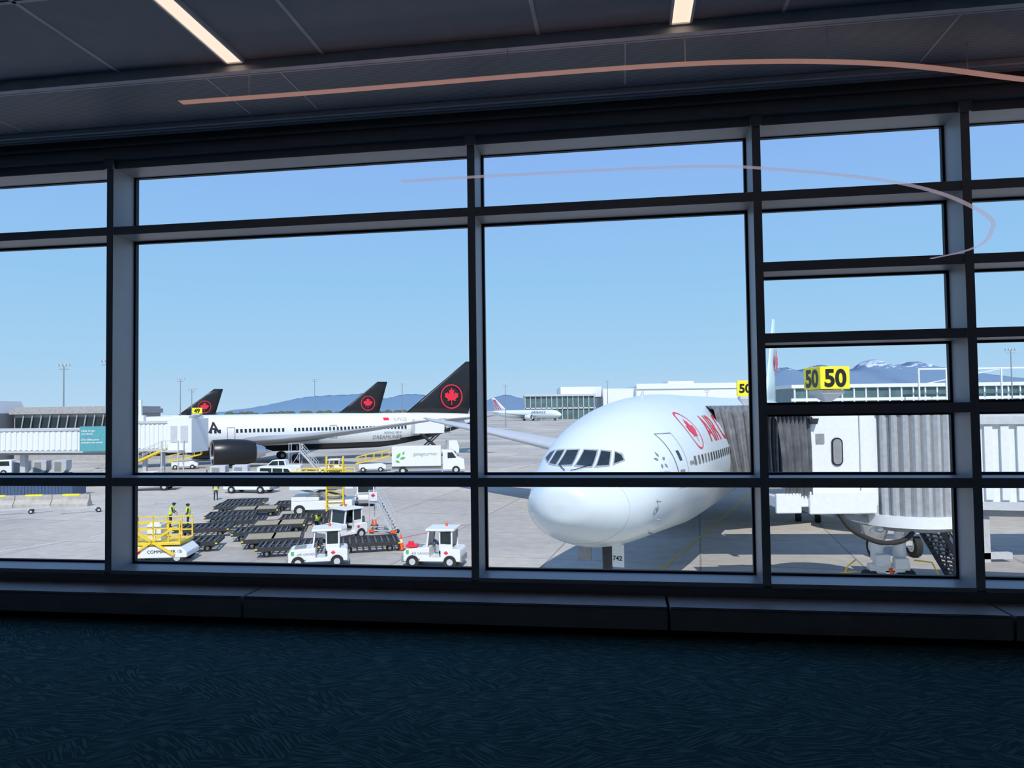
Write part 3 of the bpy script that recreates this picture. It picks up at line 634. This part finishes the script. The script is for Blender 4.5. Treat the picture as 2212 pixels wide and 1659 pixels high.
def dolly(loc,rz,label,deck=0):
    r=root('pallet_dolly',label,'dolly',loc,rz,'pallet dollies on the apron')
    # open frame deck: rails and cross members with rollers between
    mb=MB().box(-1.65,1.65,-1.22,-1.10,.36,.58,1).box(-1.65,1.65,1.10,1.22,.36,.58,1).box(-1.65,-1.55,-1.2,1.2,.36,.55,1).box(1.55,1.65,-1.2,1.2,.36,.55,1).box(-.07,.07,-1.2,1.2,.40,.56,1).box(-1.6,1.6,-.06,.06,.38,.50,1)
    if deck: mb.box(-1.5,1.5,-1.1,1.1,.5,.56,0)
    else: mb.box(-1.6,1.6,-1.15,-.55,.38,.42,0).box(-1.6,1.6,.55,1.15,.38,.42,0)
    mb.obj('deck',[dgrey if not deck else tan,dgrey],r)
    mr=MB()
    for k in range(9):
        x=-1.38+.34*k+(.02 if k<4 else .06); mr.cyl((x,-1.1,.5),(x,1.1,.5),.05,n=8)
    mr.obj('rollers',[deckroll if not deck else tan],r)
    for x in(-1.6,1.6): MB().box(x-.06,x+.06,-1.24,-1.21,.44,.52).obj('reflector',[yellow],r)
    MB().beam((-1.6,0,.36),(-1.75,0,.36),.08).cyl((-1.82,0,.36),(-1.74,0,.36),.1,n=8).obj('tow_bar',[dgrey],r)
    wheels(r,(-1.1,1.1),1.9,.19)
    return r
D1=dolly((-19.6,47.2,0),.2,'black roller-deck pallet dolly')
D2=dolly((-15.2,48.4,0),.2,'pallet dolly with tan worn deck',1)
hard=[(-14.4,56.5,3.7),(-18.3,38.9,2.9),(-9.8,37.3,3.4),(-10.4,44.8,2.7),(-8.0,46.9,2.4),(-21.6,49.4,1.9),(-23.2,50.3,1.7),(-20.1,45.0,1.1),(-9.4,50.2,1.6),(-12.3,46.3,1.5)]
pl=[(-19.6,47.2,.2),(-15.2,48.4,.2)]
cnt=0
ca,sa=CO(.2),S(.2)
for st in((4.05,0),(3.75,2.0)):
  for j in range(-6,7):
    for i in range(-4,6):
        u=(i+(.35 if j%2 else 0))*st[0]+st[1]+random.uniform(-.3,.3); v=j*2.72+random.uniform(-.06,.06)
        x=-15.2+u*ca-v*sa; y=48.4+u*sa+v*ca
        if y<37.8 or y>61: continue
        lo=-17.9-(y-41)*.45 if y<51 else -22.5; hi=-7.6 if y<43 else -7.6-(y-43)*.36
        if not(lo<x<hi) or any((x-a)**2+(y-c)**2<q*q for a,c,q in hard): continue
        bad=False
        for a,c,_ in pl:
            du=(x-a)*ca+(y-c)*sa; dv=-(x-a)*sa+(y-c)*ca
            if abs(du)<3.6 and abs(dv)<2.6: bad=True
        if bad: continue
        pl.append((x,y,0)); cnt+=1
        copy_thing(D2 if cnt in(4,9) else D1,(x,y,0),.2+random.uniform(-.035,.035))
# yellow belt/pallet loader near
r=root('belt_loader','yellow-railed cargo loader with white body beside pallet dollies','cargo loader',(-18.3,38.9,0),math.radians(5))
MB().prism([(-1.7,.35),(-1.7,1.0),(1.2,.9),(1.5,.6),(1.5,.35)],-.95,.95).obj('body',[white],r,bevel=.04)
MB().box(-1.7,1.2,-1.0,1.0,1.0,1.15).obj('platform',[yellow],r,bevel=.02)
mb=MB()
for y in(-.95,.95):
    for x in(-1.65,-.9,-.15,.6,1.15): mb.beam((x,y,1.1),(x,y,2.2),.06)
    for z in(1.5,1.85,2.2): mb.beam((-1.65,y,z),(1.15,y,z),.06)
for z in(1.5,1.85,2.2): mb.beam((-1.65,-.95,z),(-1.65,.95,z),.06)
mb.beam((-1.3,-1,.5),(.9,-1,1.9),.12).beam((.9,-1,.5),(-1.3,-1,1.9),.12).beam((-1.65,-.95,2.2),(-1.65,-.95,3.0),.08).beam((-1.0,-.95,2.2),(-1.0,-.95,3.0),.08).beam((-1.65,-.95,3.0),(-1.0,-.95,3.0),.08).beam((-1.65,-.95,2.6),(-1.0,-.95,2.6),.05)
mb.obj('guard_rail',[yellow],r)
MB().box(-.6,.1,-.6,.2,1.15,2.0).box(-.5,0,-.5,.1,2.0,2.1).obj('control_console',[white],r,bevel=.03)
wheels(r,(-1.1,1.0),1.8,.35)
bm=bm_leaf(-.9,.65,.16); decal(bm,lambda x,z:(x,-.97,z),'leaf_emblem',red,r,0)
decal(bm_text('COMMANDER 15i',.22,-.45,.6),lambda x,z:(x,-.97,z),'maker_lettering',black,r,0)
# big cargo loader
r=root('cargo_loader','large white container loader with yellow railings and operator cab','cargo loader',(-14.4,56.5,0),math.radians(8))
MB().box(-2.2,2.2,-1.4,1.4,.45,1.1).box(-2.2,-.2,-1.4,1.4,1.1,1.4).obj('chassis',[white],r,bevel=.05)
MB().box(-2.3,2.3,-1.5,1.5,2.0,2.3).box(-2.3,2.3,-1.55,-1.5,1.95,2.35).obj('platform',[white],r,bevel=.03)
MB().beam((-1.9,-1.3,1.1),(1.5,-1.3,2.1),.16).beam((1.5,-1.3,1.1),(-1.9,-1.3,2.1),.16).beam((-1.9,1.3,1.1),(1.5,1.3,2.1),.16).beam((1.5,1.3,1.1),(-1.9,1.3,2.1),.16).beam((-.2,-1.3,1.6),(-.2,1.3,1.6),.1).obj('scissor_lift',[mgrey],r)
for y in(-1.5,1.5):
    mb=MB()
    for k in range(7): mb.beam((-2.2+k*.73,y,2.3),(-2.2+k*.73,y,3.3),.07)
    for z in(2.8,3.3): mb.beam((-2.2,y,z),(2.2,y,z),.07)
    mb.obj('guard_rail',[yellow],r)
mb=MB()
for x in(.4,1.6):
    mb.beam((x,-2.0,.4),(x,-2.0,4.4),.1).beam((x,-1.6,.4),(x,-1.6,4.4),.1)
for k in range(12): mb.beam((.4,-2.0,.6+k*.32),(1.6,-2.0,.6+k*.32),.05)
mb.box(.4,1.6,-2.0,-1.2,2.3,2.4).obj('ladder_frame',[yellow],r)
MB().box(.5,1.5,-1.9,-1.0,2.4,3.4).obj('operator_cab',[yellow],r,bevel=.05)
MB().box(.6,1.4,-1.93,-1.9,2.8,3.3).obj('cab_window',[dglass],r)
wheels(r,(-1.6,1.6),2.8,.42)
# mobile stairs with sign
r=root('mobile_stairs','small white mobile boarding stairs with leaf sign and orange base','mobile stairs',(-8.0,46.9,0),math.radians(-20)); r.scale=(.82,.82,.82)
stairs(r,(.6,0,.3),(-.6,0,2.3),.8,9,[lgrey,lgrey],'steps')
MB().box(-1.3,-.6,-.4,.4,2.28,2.36).beam((-1.3,-.4,.2),(-1.3,-.4,3.3),.06).beam((-1.3,.4,.2),(-1.3,.4,3.3),.06).beam((-1.3,-.4,3.3),(-.6,-.4,3.3),.05).beam((-1.3,.4,3.3),(-.6,.4,3.3),.05).beam((-1.3,-.4,.25),(.8,-.4,.25),.08).beam((-1.3,.4,.25),(.8,.4,.25),.08).beam((-1.3,-.4,.3),(-.6,-.4,2.3),.05).obj('stair_frame',[lgrey],r)
sg_=MB().box(-1.25,-.55,-.48,-.44,2.5,3.2).obj('sign_panel',[white],r)
decal(bm_leaf(-.9,2.9,.2),lambda x,z:(x,-.49,z),'leaf_emblem',red,sg_,0)
for x in(.6,-1.3): MB().box(x,x+.45,-.5,-.4,.1,.3).obj('stabilizer_foot',[orange],r)
wheels(r,(-1.1,.7),.9,.15)
# cones
def cone(loc):
    r=root('traffic_cone','orange traffic cone with white reflective band','traffic cone',loc,0,'traffic cones on the apron')
    MB().cyl((0,0,.04),(0,0,.85),.19,.03,n=20).obj('cone_body',[orange],r)
    MB().cyl((0,0,.42),(0,0,.6),.116,.08,n=20,caps=False).obj('reflective_band',[white],r)
    MB().box(-.24,.24,-.24,.24,0,.04).obj('cone_base',[rubber],r,bevel=.01)
    return r
c0=cone((-6.25,41.2,0))
for p in((-9.4,50.2,0),(-20.1,45.0,0),(-37.5,91,0)): copy_thing(c0,p)
# generic cars
def car(name,label,cat,loc,rz,prof,w_,wins,wx,r_,mat=white,grp=None):
    r=root(name,label,cat,loc,rz,grp)
    MB().prism(prof,-w_/2,w_/2).obj('body',[mat],r,bevel=.06)
    for q in wins:
        MB().prism(q,-w_/2-.012,-w_/2+.02).obj('side_window',[dglass],r); MB().prism(q,w_/2-.02,w_/2+.012).obj('side_window',[dglass],r)
    wheels(r,wx,w_+.08,r_)
    x0=min(p[0] for p in prof); x1=max(p[0] for p in prof)
    for a,c in((x0-.05,x0+.1),(x1-.1,x1+.05)): MB().box(a,c,-w_/2+.05,w_/2-.05,.35,.55).obj('bumper',[mgrey],r,bevel=.02)
    for a in(-w_/2+.1,w_/2-.4): MB().box(x0-.02,x0+.05,a,a+.3,.7,.85).obj('headlight',[silver],r)
    return r
PICK=[(-2.6,.4),(-2.65,.9),(-2.5,1.1),(-1.5,1.2),(-.8,1.85),(.7,1.88),(.9,1.2),(2.6,1.2),(2.65,.4)]
PW=[[(-1.3,1.25),(-.75,1.75),(-.1,1.78),(-.1,1.25)],[(0,1.25),(0,1.78),(.6,1.78),(.72,1.25)]]
car('pickup_truck','white pickup truck parked beneath the distant airliner wing','truck',(-28.8,92,0),math.radians(5),PICK,1.9,PW,(-1.7,1.7),.38)
VAN=[(-2.4,.35),(-2.45,1.0),(-1.9,1.25),(-1.3,1.95),(2.3,2.0),(2.4,1.9),(2.4,.35)]
VW=[[(-1.7,1.25),(-1.2,1.8),(-.7,1.82),(-.7,1.25)],[(-.55,1.25),(-.55,1.82),(.6,1.84),(.6,1.25)],[(.75,1.25),(.75,1.84),(2.1,1.84),(2.15,1.25)]]
car('van','white service van parked on the apron','van',(-25.4,72,0),math.radians(170),VAN,1.9,VW,(-1.5,1.5),.36,grp='service vans')
car('van','white service van behind the crossbar','van',(-24.5,79,0),math.radians(165),VAN,1.9,VW,(-1.5,1.5),.36,grp='service vans')
car('pickup_truck','white pickup truck beside the distant bridge','truck',(-37,75.5,0),math.radians(10),PICK,1.9,PW,(-1.7,1.7),.38)
car('van','white airport van near the distant building','van',(-68,97,0),math.radians(20),VAN,1.9,VW,(-1.5,1.5),.36,grp='service vans')
# catering truck
r=root('catering_truck','white catering truck box with green leaf artwork','truck',(-10.4,91,0),math.radians(4))
MB().box(-4.3,1.6,-1.25,1.25,1.0,3.4).obj('cargo_box',[white],r,bevel=.04)
MB().prism([(1.8,.5),(1.8,2.9),(3.0,2.9),(3.6,2.0),(4.4,1.7),(4.5,.5)],-1.1,1.1).obj('cab',[white],r,bevel=.08)
MB().prism([(2.4,1.9),(2.4,2.6),(3.0,2.6),(3.45,1.95)],-1.12,-1.09).obj('cab_window',[dglass],r)
MB().box(-4.3,4.2,-1.0,1.0,.6,1.0).obj('chassis',[mgrey],r)
wheels(r,(-3.0,3.4),2.3,.48)
decal(bm_text('gategourmet',.55,-1.7,2.3),lambda x,z:(x,-1.27,z),'company_lettering',pm('dark_green',(.25,.38,.27),.5),r,0)
bm=bmesh.new()
for cx,cz,a,l in((-3.5,2.3,.9,.8),(-3.0,2.0,.2,.7),(-3.6,1.6,-.4,.6),(-2.9,2.6,1.2,.5)):
    bm.faces.new([bm.verts.new((cx+l*.5*(p*CO(a)-q*S(a)),cz+l*.5*(p*S(a)+q*CO(a)),0)) for p,q in((-1,0),(-.3,-.45),(.5,-.35),(1,0),(.5,.35),(-.3,.45))])
decal(bm,lambda x,z:(x,-1.27,z),'leaf_artwork',green,r,0)
# high-lift at rear door
r=root('high_lift_truck','white high-lift catering vehicle on scissor legs at the airliner door','truck',(-14.0,125.5,0),math.radians(20))
MB().box(-2.8,2.2,-1.2,1.2,3.9,6.3).obj('lift_box',[white],r,bevel=.05)
MB().box(2.2,3.4,-1.2,1.2,3.9,4.05).beam((3.3,-1.1,4),(3.3,-1.1,5.2),.08).beam((2.4,-1.1,5.2),(3.3,-1.1,5.2),.08).obj('front_platform',[mgrey],r)
MB().beam((-1.6,-1,1.1),(1.6,-1,3.9),.22).beam((1.6,-1,1.1),(-1.6,-1,3.9),.22).beam((-1.6,1,1.1),(1.6,1,3.9),.22).beam((1.6,1,1.1),(-1.6,1,3.9),.22).beam((0,-1,2.5),(0,1,2.5),.15).obj('scissor_lift',[dgrey],r)
MB().box(-2.8,3.0,-1.1,1.1,.6,1.1).prism([(3.0,.5),(3.0,2.6),(4.4,2.6),(4.8,1.6),(4.8,.5)],-1.1,1.1).obj('chassis',[white],r,bevel=.05)
wheels(r,(-1.8,3.8),2.2,.45)
def loader_small(loc,rz):
    r=root('belt_loader','small yellow and white belt loader under the distant airliner','cargo loader',loc,rz,'small belt loaders')
    MB().prism([(-1.6,.4),(-1.6,1.0),(1.2,1.1),(1.8,.8),(1.8,.4)],-.8,.8).obj('body',[white],r,bevel=.04)
    for y in(-.8,.8):
        mb=MB()
        mb.beam((-2,y,1.1),(2.2,y,2.0),.15)
        for k in range(5): mb.beam((-1.8+k,y,1.1+k*.2),(-1.8+k,y,1.9+k*.2),.06)
        mb.beam((-2,y,1.9),(2.2,y,2.8),.07)
        mb.obj('guard_rail',[yellow],r)
    MB().add([(-2,-.7,1.15),(2.2,-.7,2.05),(2.2,.7,2.05),(-2,.7,1.15)],[(0,1,2,3)]).obj('belt',[rubber],r)
    wheels(r,(-1.1,1.1),1.6,.32); return r
l0=loader_small((-18.0,95,0),.1); copy_thing(l0,(-46,104,0),.3); copy_thing(l0,(-66,80,0),.4)
def container(loc,rz):
    r=root('cargo_container','silver cargo container on a dolly on the apron','cargo container',loc,rz,'cargo containers')
    MB().prism([(-.78,.5),(-.78,2.1),(.78,2.1),(.78,1.0),(.4,.5)],-.75,.75).obj('container_body',[lgrey],r,bevel=.02)
    MB().box(-.85,.85,-.8,.8,.35,.48).obj('dolly_deck',[dgrey],r); wheels(r,(-.6,.6),1.4,.18)
    MB().box(-.6,.2,-.77,-.75,.7,1.9).obj('container_door',[mgrey],r); return r
k0=container((-31.6,80,0),.1)
for p in((-29.4,80.4,0),(-61.5,93,0),(-59.2,93.4,0),(-56.9,93.8,0)): copy_thing(k0,p,.1+.1*random.random())
r=root('maintenance_platform','grey wheeled maintenance stair platform beneath the wing','stairs',(-27.0,97,0),0)
stairs(r,(1.5,0,.2),(-.6,0,2.6),.9,9,[lgrey,lgrey],'steps'); MB().box(-2.2,-.6,-.6,.6,2.55,2.65).beam((-2.1,-.5,0),(-2.1,-.5,3.7),.08).beam((-2.1,.5,0),(-2.1,.5,3.7),.08).beam((-.7,-.5,0),(-.7,-.5,3.7),.08).beam((-.7,.5,0),(-.7,.5,3.7),.08).beam((-2.1,-.5,3.7),(-.7,-.5,3.7),.06).beam((-2.1,-.5,.3),(-.7,-.5,2.5),.06).obj('platform_frame',[lgrey],r)
# concrete barriers
for i in range(4):
    r=root('concrete_barrier','low concrete barrier with yellow stripe on top','barrier',(-46.6+3.05*i,62.6+.15*i,0),.05,'concrete barriers')
    MB().loft([[(x,y,z) for y,z in((-.4,0),(-.4,.25),(-.15,.6),(-.12,1.0),(.12,1.0),(.15,.6),(.4,.25),(.4,0))] for x in(-1.5,1.5)],smooth=False).obj('barrier_block',[concrete],r)
    MB().box(-.7,.7,-.14,.14,.9,1.03).obj('yellow_marking',[signy],r)
for i in range(2):
    r=root('shipping_container','blue storage container behind the concrete barriers','container',(-51+6.4*i,71,0),.05,'blue storage containers')
    mb=MB().box(-3.1,3.1,-1.2,1.2,.1,1.9)
    for k in range(20): mb.box(-3.0+k*.31,-2.85+k*.31,-1.25,-1.2,.2,1.8)
    mb.obj('container_shell',[pm('container_blue',(.07,.11,.2),.5)],r)
    for a,c in((1.85,1.95),(0,.12)): MB().box(-3.15,3.15,-1.28,1.25,a,c).obj('container_rail',[lgrey],r)
def tow(loc,rz):
    r=root('tow_bar','grey wheeled aircraft tow bar lying on the apron','tow bar',loc,rz,'tow bars')
    MB().beam((-1.8,0,.4),(1.8,0,.4),.12).beam((-1.8,0,.4),(-2.2,.2,.4),.08).beam((-1.8,0,.4),(-2.2,-.2,.4),.08).beam((.2,0,.4),(.5,.3,.15),.08).beam((.2,0,.4),(.5,-.3,.15),.08).obj('bar',[lgrey],r)
    wheels(r,(.5,),.9,.18); return r
t0=tow((-38.5,58.5,0),.5); copy_thing(t0,(-33.5,59,0),.6); copy_thing(t0,(-43.5,58,0),.4)
# ---------------------------------------------------------------- people
def person(loc,rz,label,lean=0,armf=0,hat=None,step=0):
    r=root('person',label,'person',loc,rz)
    def bend(p):
        x,y,z=p
        if z>.96 and lean:
            dy,dz=y,z-.96; y=dy*CO(lean)-dz*S(lean); z=.96+dy*S(lean)+dz*CO(lean)
        return (x,y,z)
    V=[];E=[];Rr=[]
    def j(p,rad,par=None):
        V.append(bend(p) if p[2]>.96 else p);Rr.append(rad)
        if par is not None: E.append((par,len(V)-1))
        return len(V)-1
    pel=j((0,0,.95),.14); wa=j((0,0,1.12),.125,pel); ch=j((0,0,1.32),.15,wa); nb=j((0,0,1.47),.07,ch); nk=j((0,-.01,1.53),.055,nb); hd=j((0,-.03,1.62),.095,nk); ht=j((0,-.02,1.71),.08,hd); nose=j((0,-.135,1.62),.015,hd)
    for sg in(-1,1):
        sh=j((sg*.19,0,1.42),.062,ch); el=j((sg*.24,.02-armf*.18,1.16+armf*.05),.045,sh); wr=j((sg*.22,-.05-armf*.38,.975+armf*.17),.03,el); pa=j((sg*.22,-.07-armf*.44,.965+armf*.14 if armf else .97),.033,wr)
        V[pa]=tuple(Vector(V[wr])+Vector((0,-.03,-.07)))
        for k,(dx,l) in enumerate(((-.03,.075),(-.01,.085),(.01,.08),(.03,.065))):
            b1=Vector(V[pa])+Vector((dx,-.01,-.04)); V.append(tuple(b1));Rr.append(.011);E.append((pa,len(V)-1)); V.append(tuple(b1+Vector((0,-.02,-l*.8))));Rr.append(.009);E.append((len(V)-2,len(V)-1))
        b1=Vector(V[pa])+Vector((-sg*.03,-.04,-.01)); V.append(tuple(b1));Rr.append(.012);E.append((pa,len(V)-1))
        st=step*sg; hip=j((sg*.09,0,.88),.09,pel); kn=j((sg*.11,-.03+st*.12,.5),.062,hip); an=j((sg*.12,.03+st*.2,.09),.045,kn); j((sg*.13,-.14+st*.2,.045),.042,an)
    me=bpy.data.meshes.new('pb'); me.from_pydata(V,E,[]); o=bpy.data.objects.new('pb',me); C.objects.link(o)
    bm=bmesh.new(); bm.from_mesh(me); ly=bm.verts.layers.skin.verify(); bm.verts.ensure_lookup_table()
    for i,v in enumerate(bm.verts): v[ly].radius=(Rr[i],Rr[i]); v[ly].use_root=(i==0)
    bm.to_mesh(me); bm.free()
    o.modifiers.new('s','SKIN'); sb=o.modifiers.new('u','SUBSURF'); sb.levels=1; sb.render_levels=1
    bpy.context.view_layer.update()
    bmn=bpy.data.meshes.new_from_object(o.evaluated_get(bpy.context.evaluated_depsgraph_get())); bpy.data.objects.remove(o)
    for m in(skin,cloth,black): bmn.materials.append(m)
    hc=Vector(bend((0,-.03,1.62))); wr_=[Vector(V[i]) for i in range(len(V)) if Rr[i]==.033]
    for p in bmn.polygons:
        c=p.center; p.use_smooth=True
        p.material_index=0 if (c-hc).length<.17 or any((c-q).length<.13 for q in wr_) else (2 if c.z<.1 else 1)
    body=bpy.data.objects.new('body',bmn); C.objects.link(body); body.parent=r
    zmin=min(v.co.z for v in bmn.vertices)
    for v in bmn.vertices: v.co.z-=zmin
    D=lambda p:(p[0],p[1],p[2]-zmin)
    for sg in(-1,1): MB().sphere(D(bend((sg*.035,-.115,1.645))),.012,0,8).obj('eye',[white],r)
    rg=[]
    for z,a,b_ in((.93,.165,.135),(1.1,.16,.13),(1.2,.175,.14),(1.33,.195,.155),(1.43,.17,.12),(1.49,.10,.085)):
        R_=[]
        for i in range(20):
            t=2*PI*i/20; R_.append(D(bend((a*1.05*CO(t),b_*1.08*S(t),z))) if z>.96 else D((a*1.05*CO(t),b_*1.08*S(t),z)))
        rg.append(R_)
    MB().loft(rg,caps=False,matf=lambda j_,i_:1 if j_==1 else 0).obj('safety_vest',[vestm,lgrey],r)
    h=D(bend((0,-.02,1.67)))
    hm=hat or pm('hair_dark',(.02,.015,.01),.8)
    mb=MB(); mb.sphere(h,.115,0,16,(1,1.08,.75))
    if hat: mb.cyl((h[0],h[1]-.03,h[2]-.01),(h[0],h[1]-.03,h[2]+.005),.14,n=18)
    mb.obj('cap' if hat else 'hair',[hm],r)
    return r
person((-26.4,66,0),.3,'person in lime high-visibility vest standing on the open apron',step=.5)
person((-23.2,50.3,0),1.8,'person in lime vest and dark clothes reaching forward by the loader',lean=.3,armf=.8,hat=black)
person((-21.6,49.4,0),-1.2,'person in lime vest standing beside the pallet dollies',armf=.3)
person((-12.3,46.3,0),.6,'person in lime vest bending over a pallet dolly',lean=.9,armf=.7)
person((-11.2,123.6,4.06),1.2,'person in blue clothes on the high-lift platform',armf=.5)
person((17.2,29.64,1.58),1.2,'person in lime vest standing on the boarding bridge stairs',armf=.4)
# ---------------------------------------------------------------- buildings
def building(name,label,loc,parts,group=None,rz=0):
    r=root(name,label,'building',loc,rz,group)
    return r
r=building('terminal_building','long low terminal with dark green glass and white roofs',(10,560,0),None)
MB().box(0,52,0,60,0,17.5).obj('glass_hall',[bglass],r)
mb=MB().box(-1,53,-1.5,60,17.5,19).box(-1,53,-1,0,8,9)
for k in range(14): mb.box(-.5+k*4,0+k*4,-1,0,0,17.5)
mb.obj('roof_frame',[lgrey],r)
MB().box(28,60,20,70,17,25).box(60,84,10,70,0,23).box(84,180,0,80,0,24.5).box(84,180,-1,0,22,26).box(110,130,10,30,24,28).obj('white_block',[white],r)
mb=MB()
for k in range(16): mb.box(86+k*5.8,90+k*5.8,-.6,-.1,10,14).box(86+k*5.8,90+k*5.8,-.6,-.1,3,7)
mb.obj('window_band',[bglass],r)
r=building('terminal_building','pale terminal with green glass facade behind the boarding bridge',(95,250,0),None)
MB().box(0,110,0,40,0,13.6).obj('facade',[bglass],r)
mb=MB().box(-1,111,-1,41,13.6,14.8).box(-1,111,-.6,0,9.2,10.2).box(-1,111,-.6,0,4,5)
for k in range(28): mb.box(k*4,k*4+.45,-.5,0,0,13.6)
mb.box(14,20,5,25,14,16.2).obj('facade_frame',[white],r)
mb=MB()
for k in range(8): mb.beam((38+k*9,-8,9),(38+k*9,-8,19.4),.45)
for z in(9.5,19.2): mb.beam((38,-8,z),(101,-8,z),.5)
mb.beam((38,-8,14),(66,-8,19.2),.3)
mb.obj('roof_truss',[white],r)
grey_conc=pm('grey_concrete',(.36,.36,.36),.85,var=.12,scale=2)
r=building('airport_building','grey concrete airport building with dark window band',(-92,125,0),None)
MB().box(8,26,0,14,0,9.2).box(7.5,26.5,-.6,14,8.0,8.8).obj('concrete_block',[grey_conc],r)
mb=MB().box(8.2,25.8,-.1,.0,3.2,7.4); mb.obj('window_band',[dglass],r)
mb=MB()
for k in range(12): mb.beam((9+k*1.5,-.3,3),(9.8+k*1.5,-.3,7.8),.18)
mb.obj('brace',[grey_conc],r)
r=building('airport_building','low dark building with glazed sawtooth roof',(-92,118,0),None)
MB().box(-8,7,0,14,0,8.2).obj('lower_block',[mgrey],r)
mb=MB()
for k in range(3): mb.prism([(-8+k*5,8.2),(-7.2+k*5,10.3),(-4.2+k*5,10.3),(-3.2+k*5,8.2)],0,12)
mb.obj('sawtooth_roof',[lgrey],r)
mb=MB()
for k in range(3): mb.box(-7.0+k*5,-4.4+k*5,-.1,0,8.4,10.0).box(-7.6+k*5,-3.6+k*5,-.1,0,5.0,7.6)
mb.obj('roof_window',[bglass],r)
# light masts
def mast(x,y,h,lab='tall slender apron floodlight mast'):
    r=root('light_mast',lab,'light mast',(x,y,0),0,'apron light masts')
    MB().cyl((0,0,0),(0,0,h),.22,.12,n=8).beam((-1.5,0,h),(1.5,0,h),.15).beam((-1.2,0,h-.8),(1.2,0,h-.8),.12).obj('pole',[mgrey],r)
    for k in range(4): MB().box(-1.5+k*.85,-1.1+k*.85,-.3,.1,h-.1,h+.4).obj('lamp_head',[lgrey],r)
for x,y,h in((-106,175,19.5),(-97,177,20.5),(-112,250,19.5),(-109,252,16),(-80,300,21),(-46,310,19.5),(-3,330,19),(47,365,21.5),(100,380,16),(135,200,22)): mast(x,y,h)
# tree line
mb=MB()
for k in range(160):
    x=-285+k*1.35+random.random(); y=640+random.random()*20; h=5+random.random()*4.5
    mb.cyl((x,y,0),(x,y,h*.4),.3,.2,n=5,mat=1).sphere((x,y,h*.6),h*.42,0,7)
tag(mb.obj('treeline',[pm('scrub_leaf',(.10,.10,.06),.9,var=.3),pm('bark',(.08,.06,.05),.9)]),'distant low leafless trees along the airfield edge','trees',kind='stuff')
# mountains
def mountain(name,label,Y,prof,col,snow=None,dep=1800):
    m=bpy.data.materials.new(name+'_rock_haze'); m.use_nodes=True; nt=m.node_tree; b=nt.nodes['Principled BSDF']; N=nt.nodes.new; L=nt.links.new
    b.inputs['Roughness'].default_value=1; b.inputs['Specular IOR Level'].default_value=0
    tc=N('ShaderNodeTexCoord'); nz=N('ShaderNodeTexNoise'); nz.inputs['Scale'].default_value=.012; nz.inputs['Detail'].default_value=8; L(tc.outputs['Object'],nz.inputs[0])
    sp=N('ShaderNodeSeparateXYZ'); L(tc.outputs['Object'],sp.inputs[0])
    ma=N('ShaderNodeMath'); ma.operation='MULTIPLY_ADD'; ma.inputs[1].default_value=420; L(nz.outputs[0],ma.inputs[0]); L(sp.outputs['Z'],ma.inputs[2])
    rp=N('ShaderNodeMapRange'); rp.inputs[1].default_value=snow or 9000; rp.inputs[2].default_value=(snow or 9000)+40; L(ma.outputs[0],rp.inputs[0])
    mx=N('ShaderNodeMix'); mx.data_type='RGBA'; mx.inputs[6].default_value=(*col,1); mx.inputs[7].default_value=(.6,.68,.78,1); L(rp.outputs[0],mx.inputs[0]); L(mx.outputs[2],b.inputs['Base Color'])  # distance haze is painted into the rock colour
    pts=smooth([(x,0,z) for x,z in prof],6); rings=[]
    for j in range(9):
        u=j/8; R_=[]
        for i,p in enumerate(pts):
            f=u**.85; z=p.z*f+ (8+p.z*.05)*S(i*1.7+j*2.1)*(u*(1-u))*2.2
            if j==8: z=p.z+2.5*S(i*2.3)
            R_.append((p.x+25*S(j*1.3+i*.8)*(1-u),Y-dep*(1-u),z if j else -5))
        rings.append(R_)
    rings.append([(p.x,Y+100,-5) for p in pts])
    return tag(MB().loft(rings,closed=False,caps=False).obj(name,[m]),label,'mountain')
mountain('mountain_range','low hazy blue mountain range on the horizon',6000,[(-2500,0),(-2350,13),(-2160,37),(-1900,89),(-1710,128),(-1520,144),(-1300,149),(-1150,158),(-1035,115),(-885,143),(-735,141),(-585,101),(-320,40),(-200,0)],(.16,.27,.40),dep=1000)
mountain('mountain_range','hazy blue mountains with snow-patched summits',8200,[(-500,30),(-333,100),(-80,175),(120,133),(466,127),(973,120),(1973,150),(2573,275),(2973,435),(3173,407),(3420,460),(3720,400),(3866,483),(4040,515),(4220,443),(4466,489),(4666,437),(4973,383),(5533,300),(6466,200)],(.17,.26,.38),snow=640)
print('DONE')
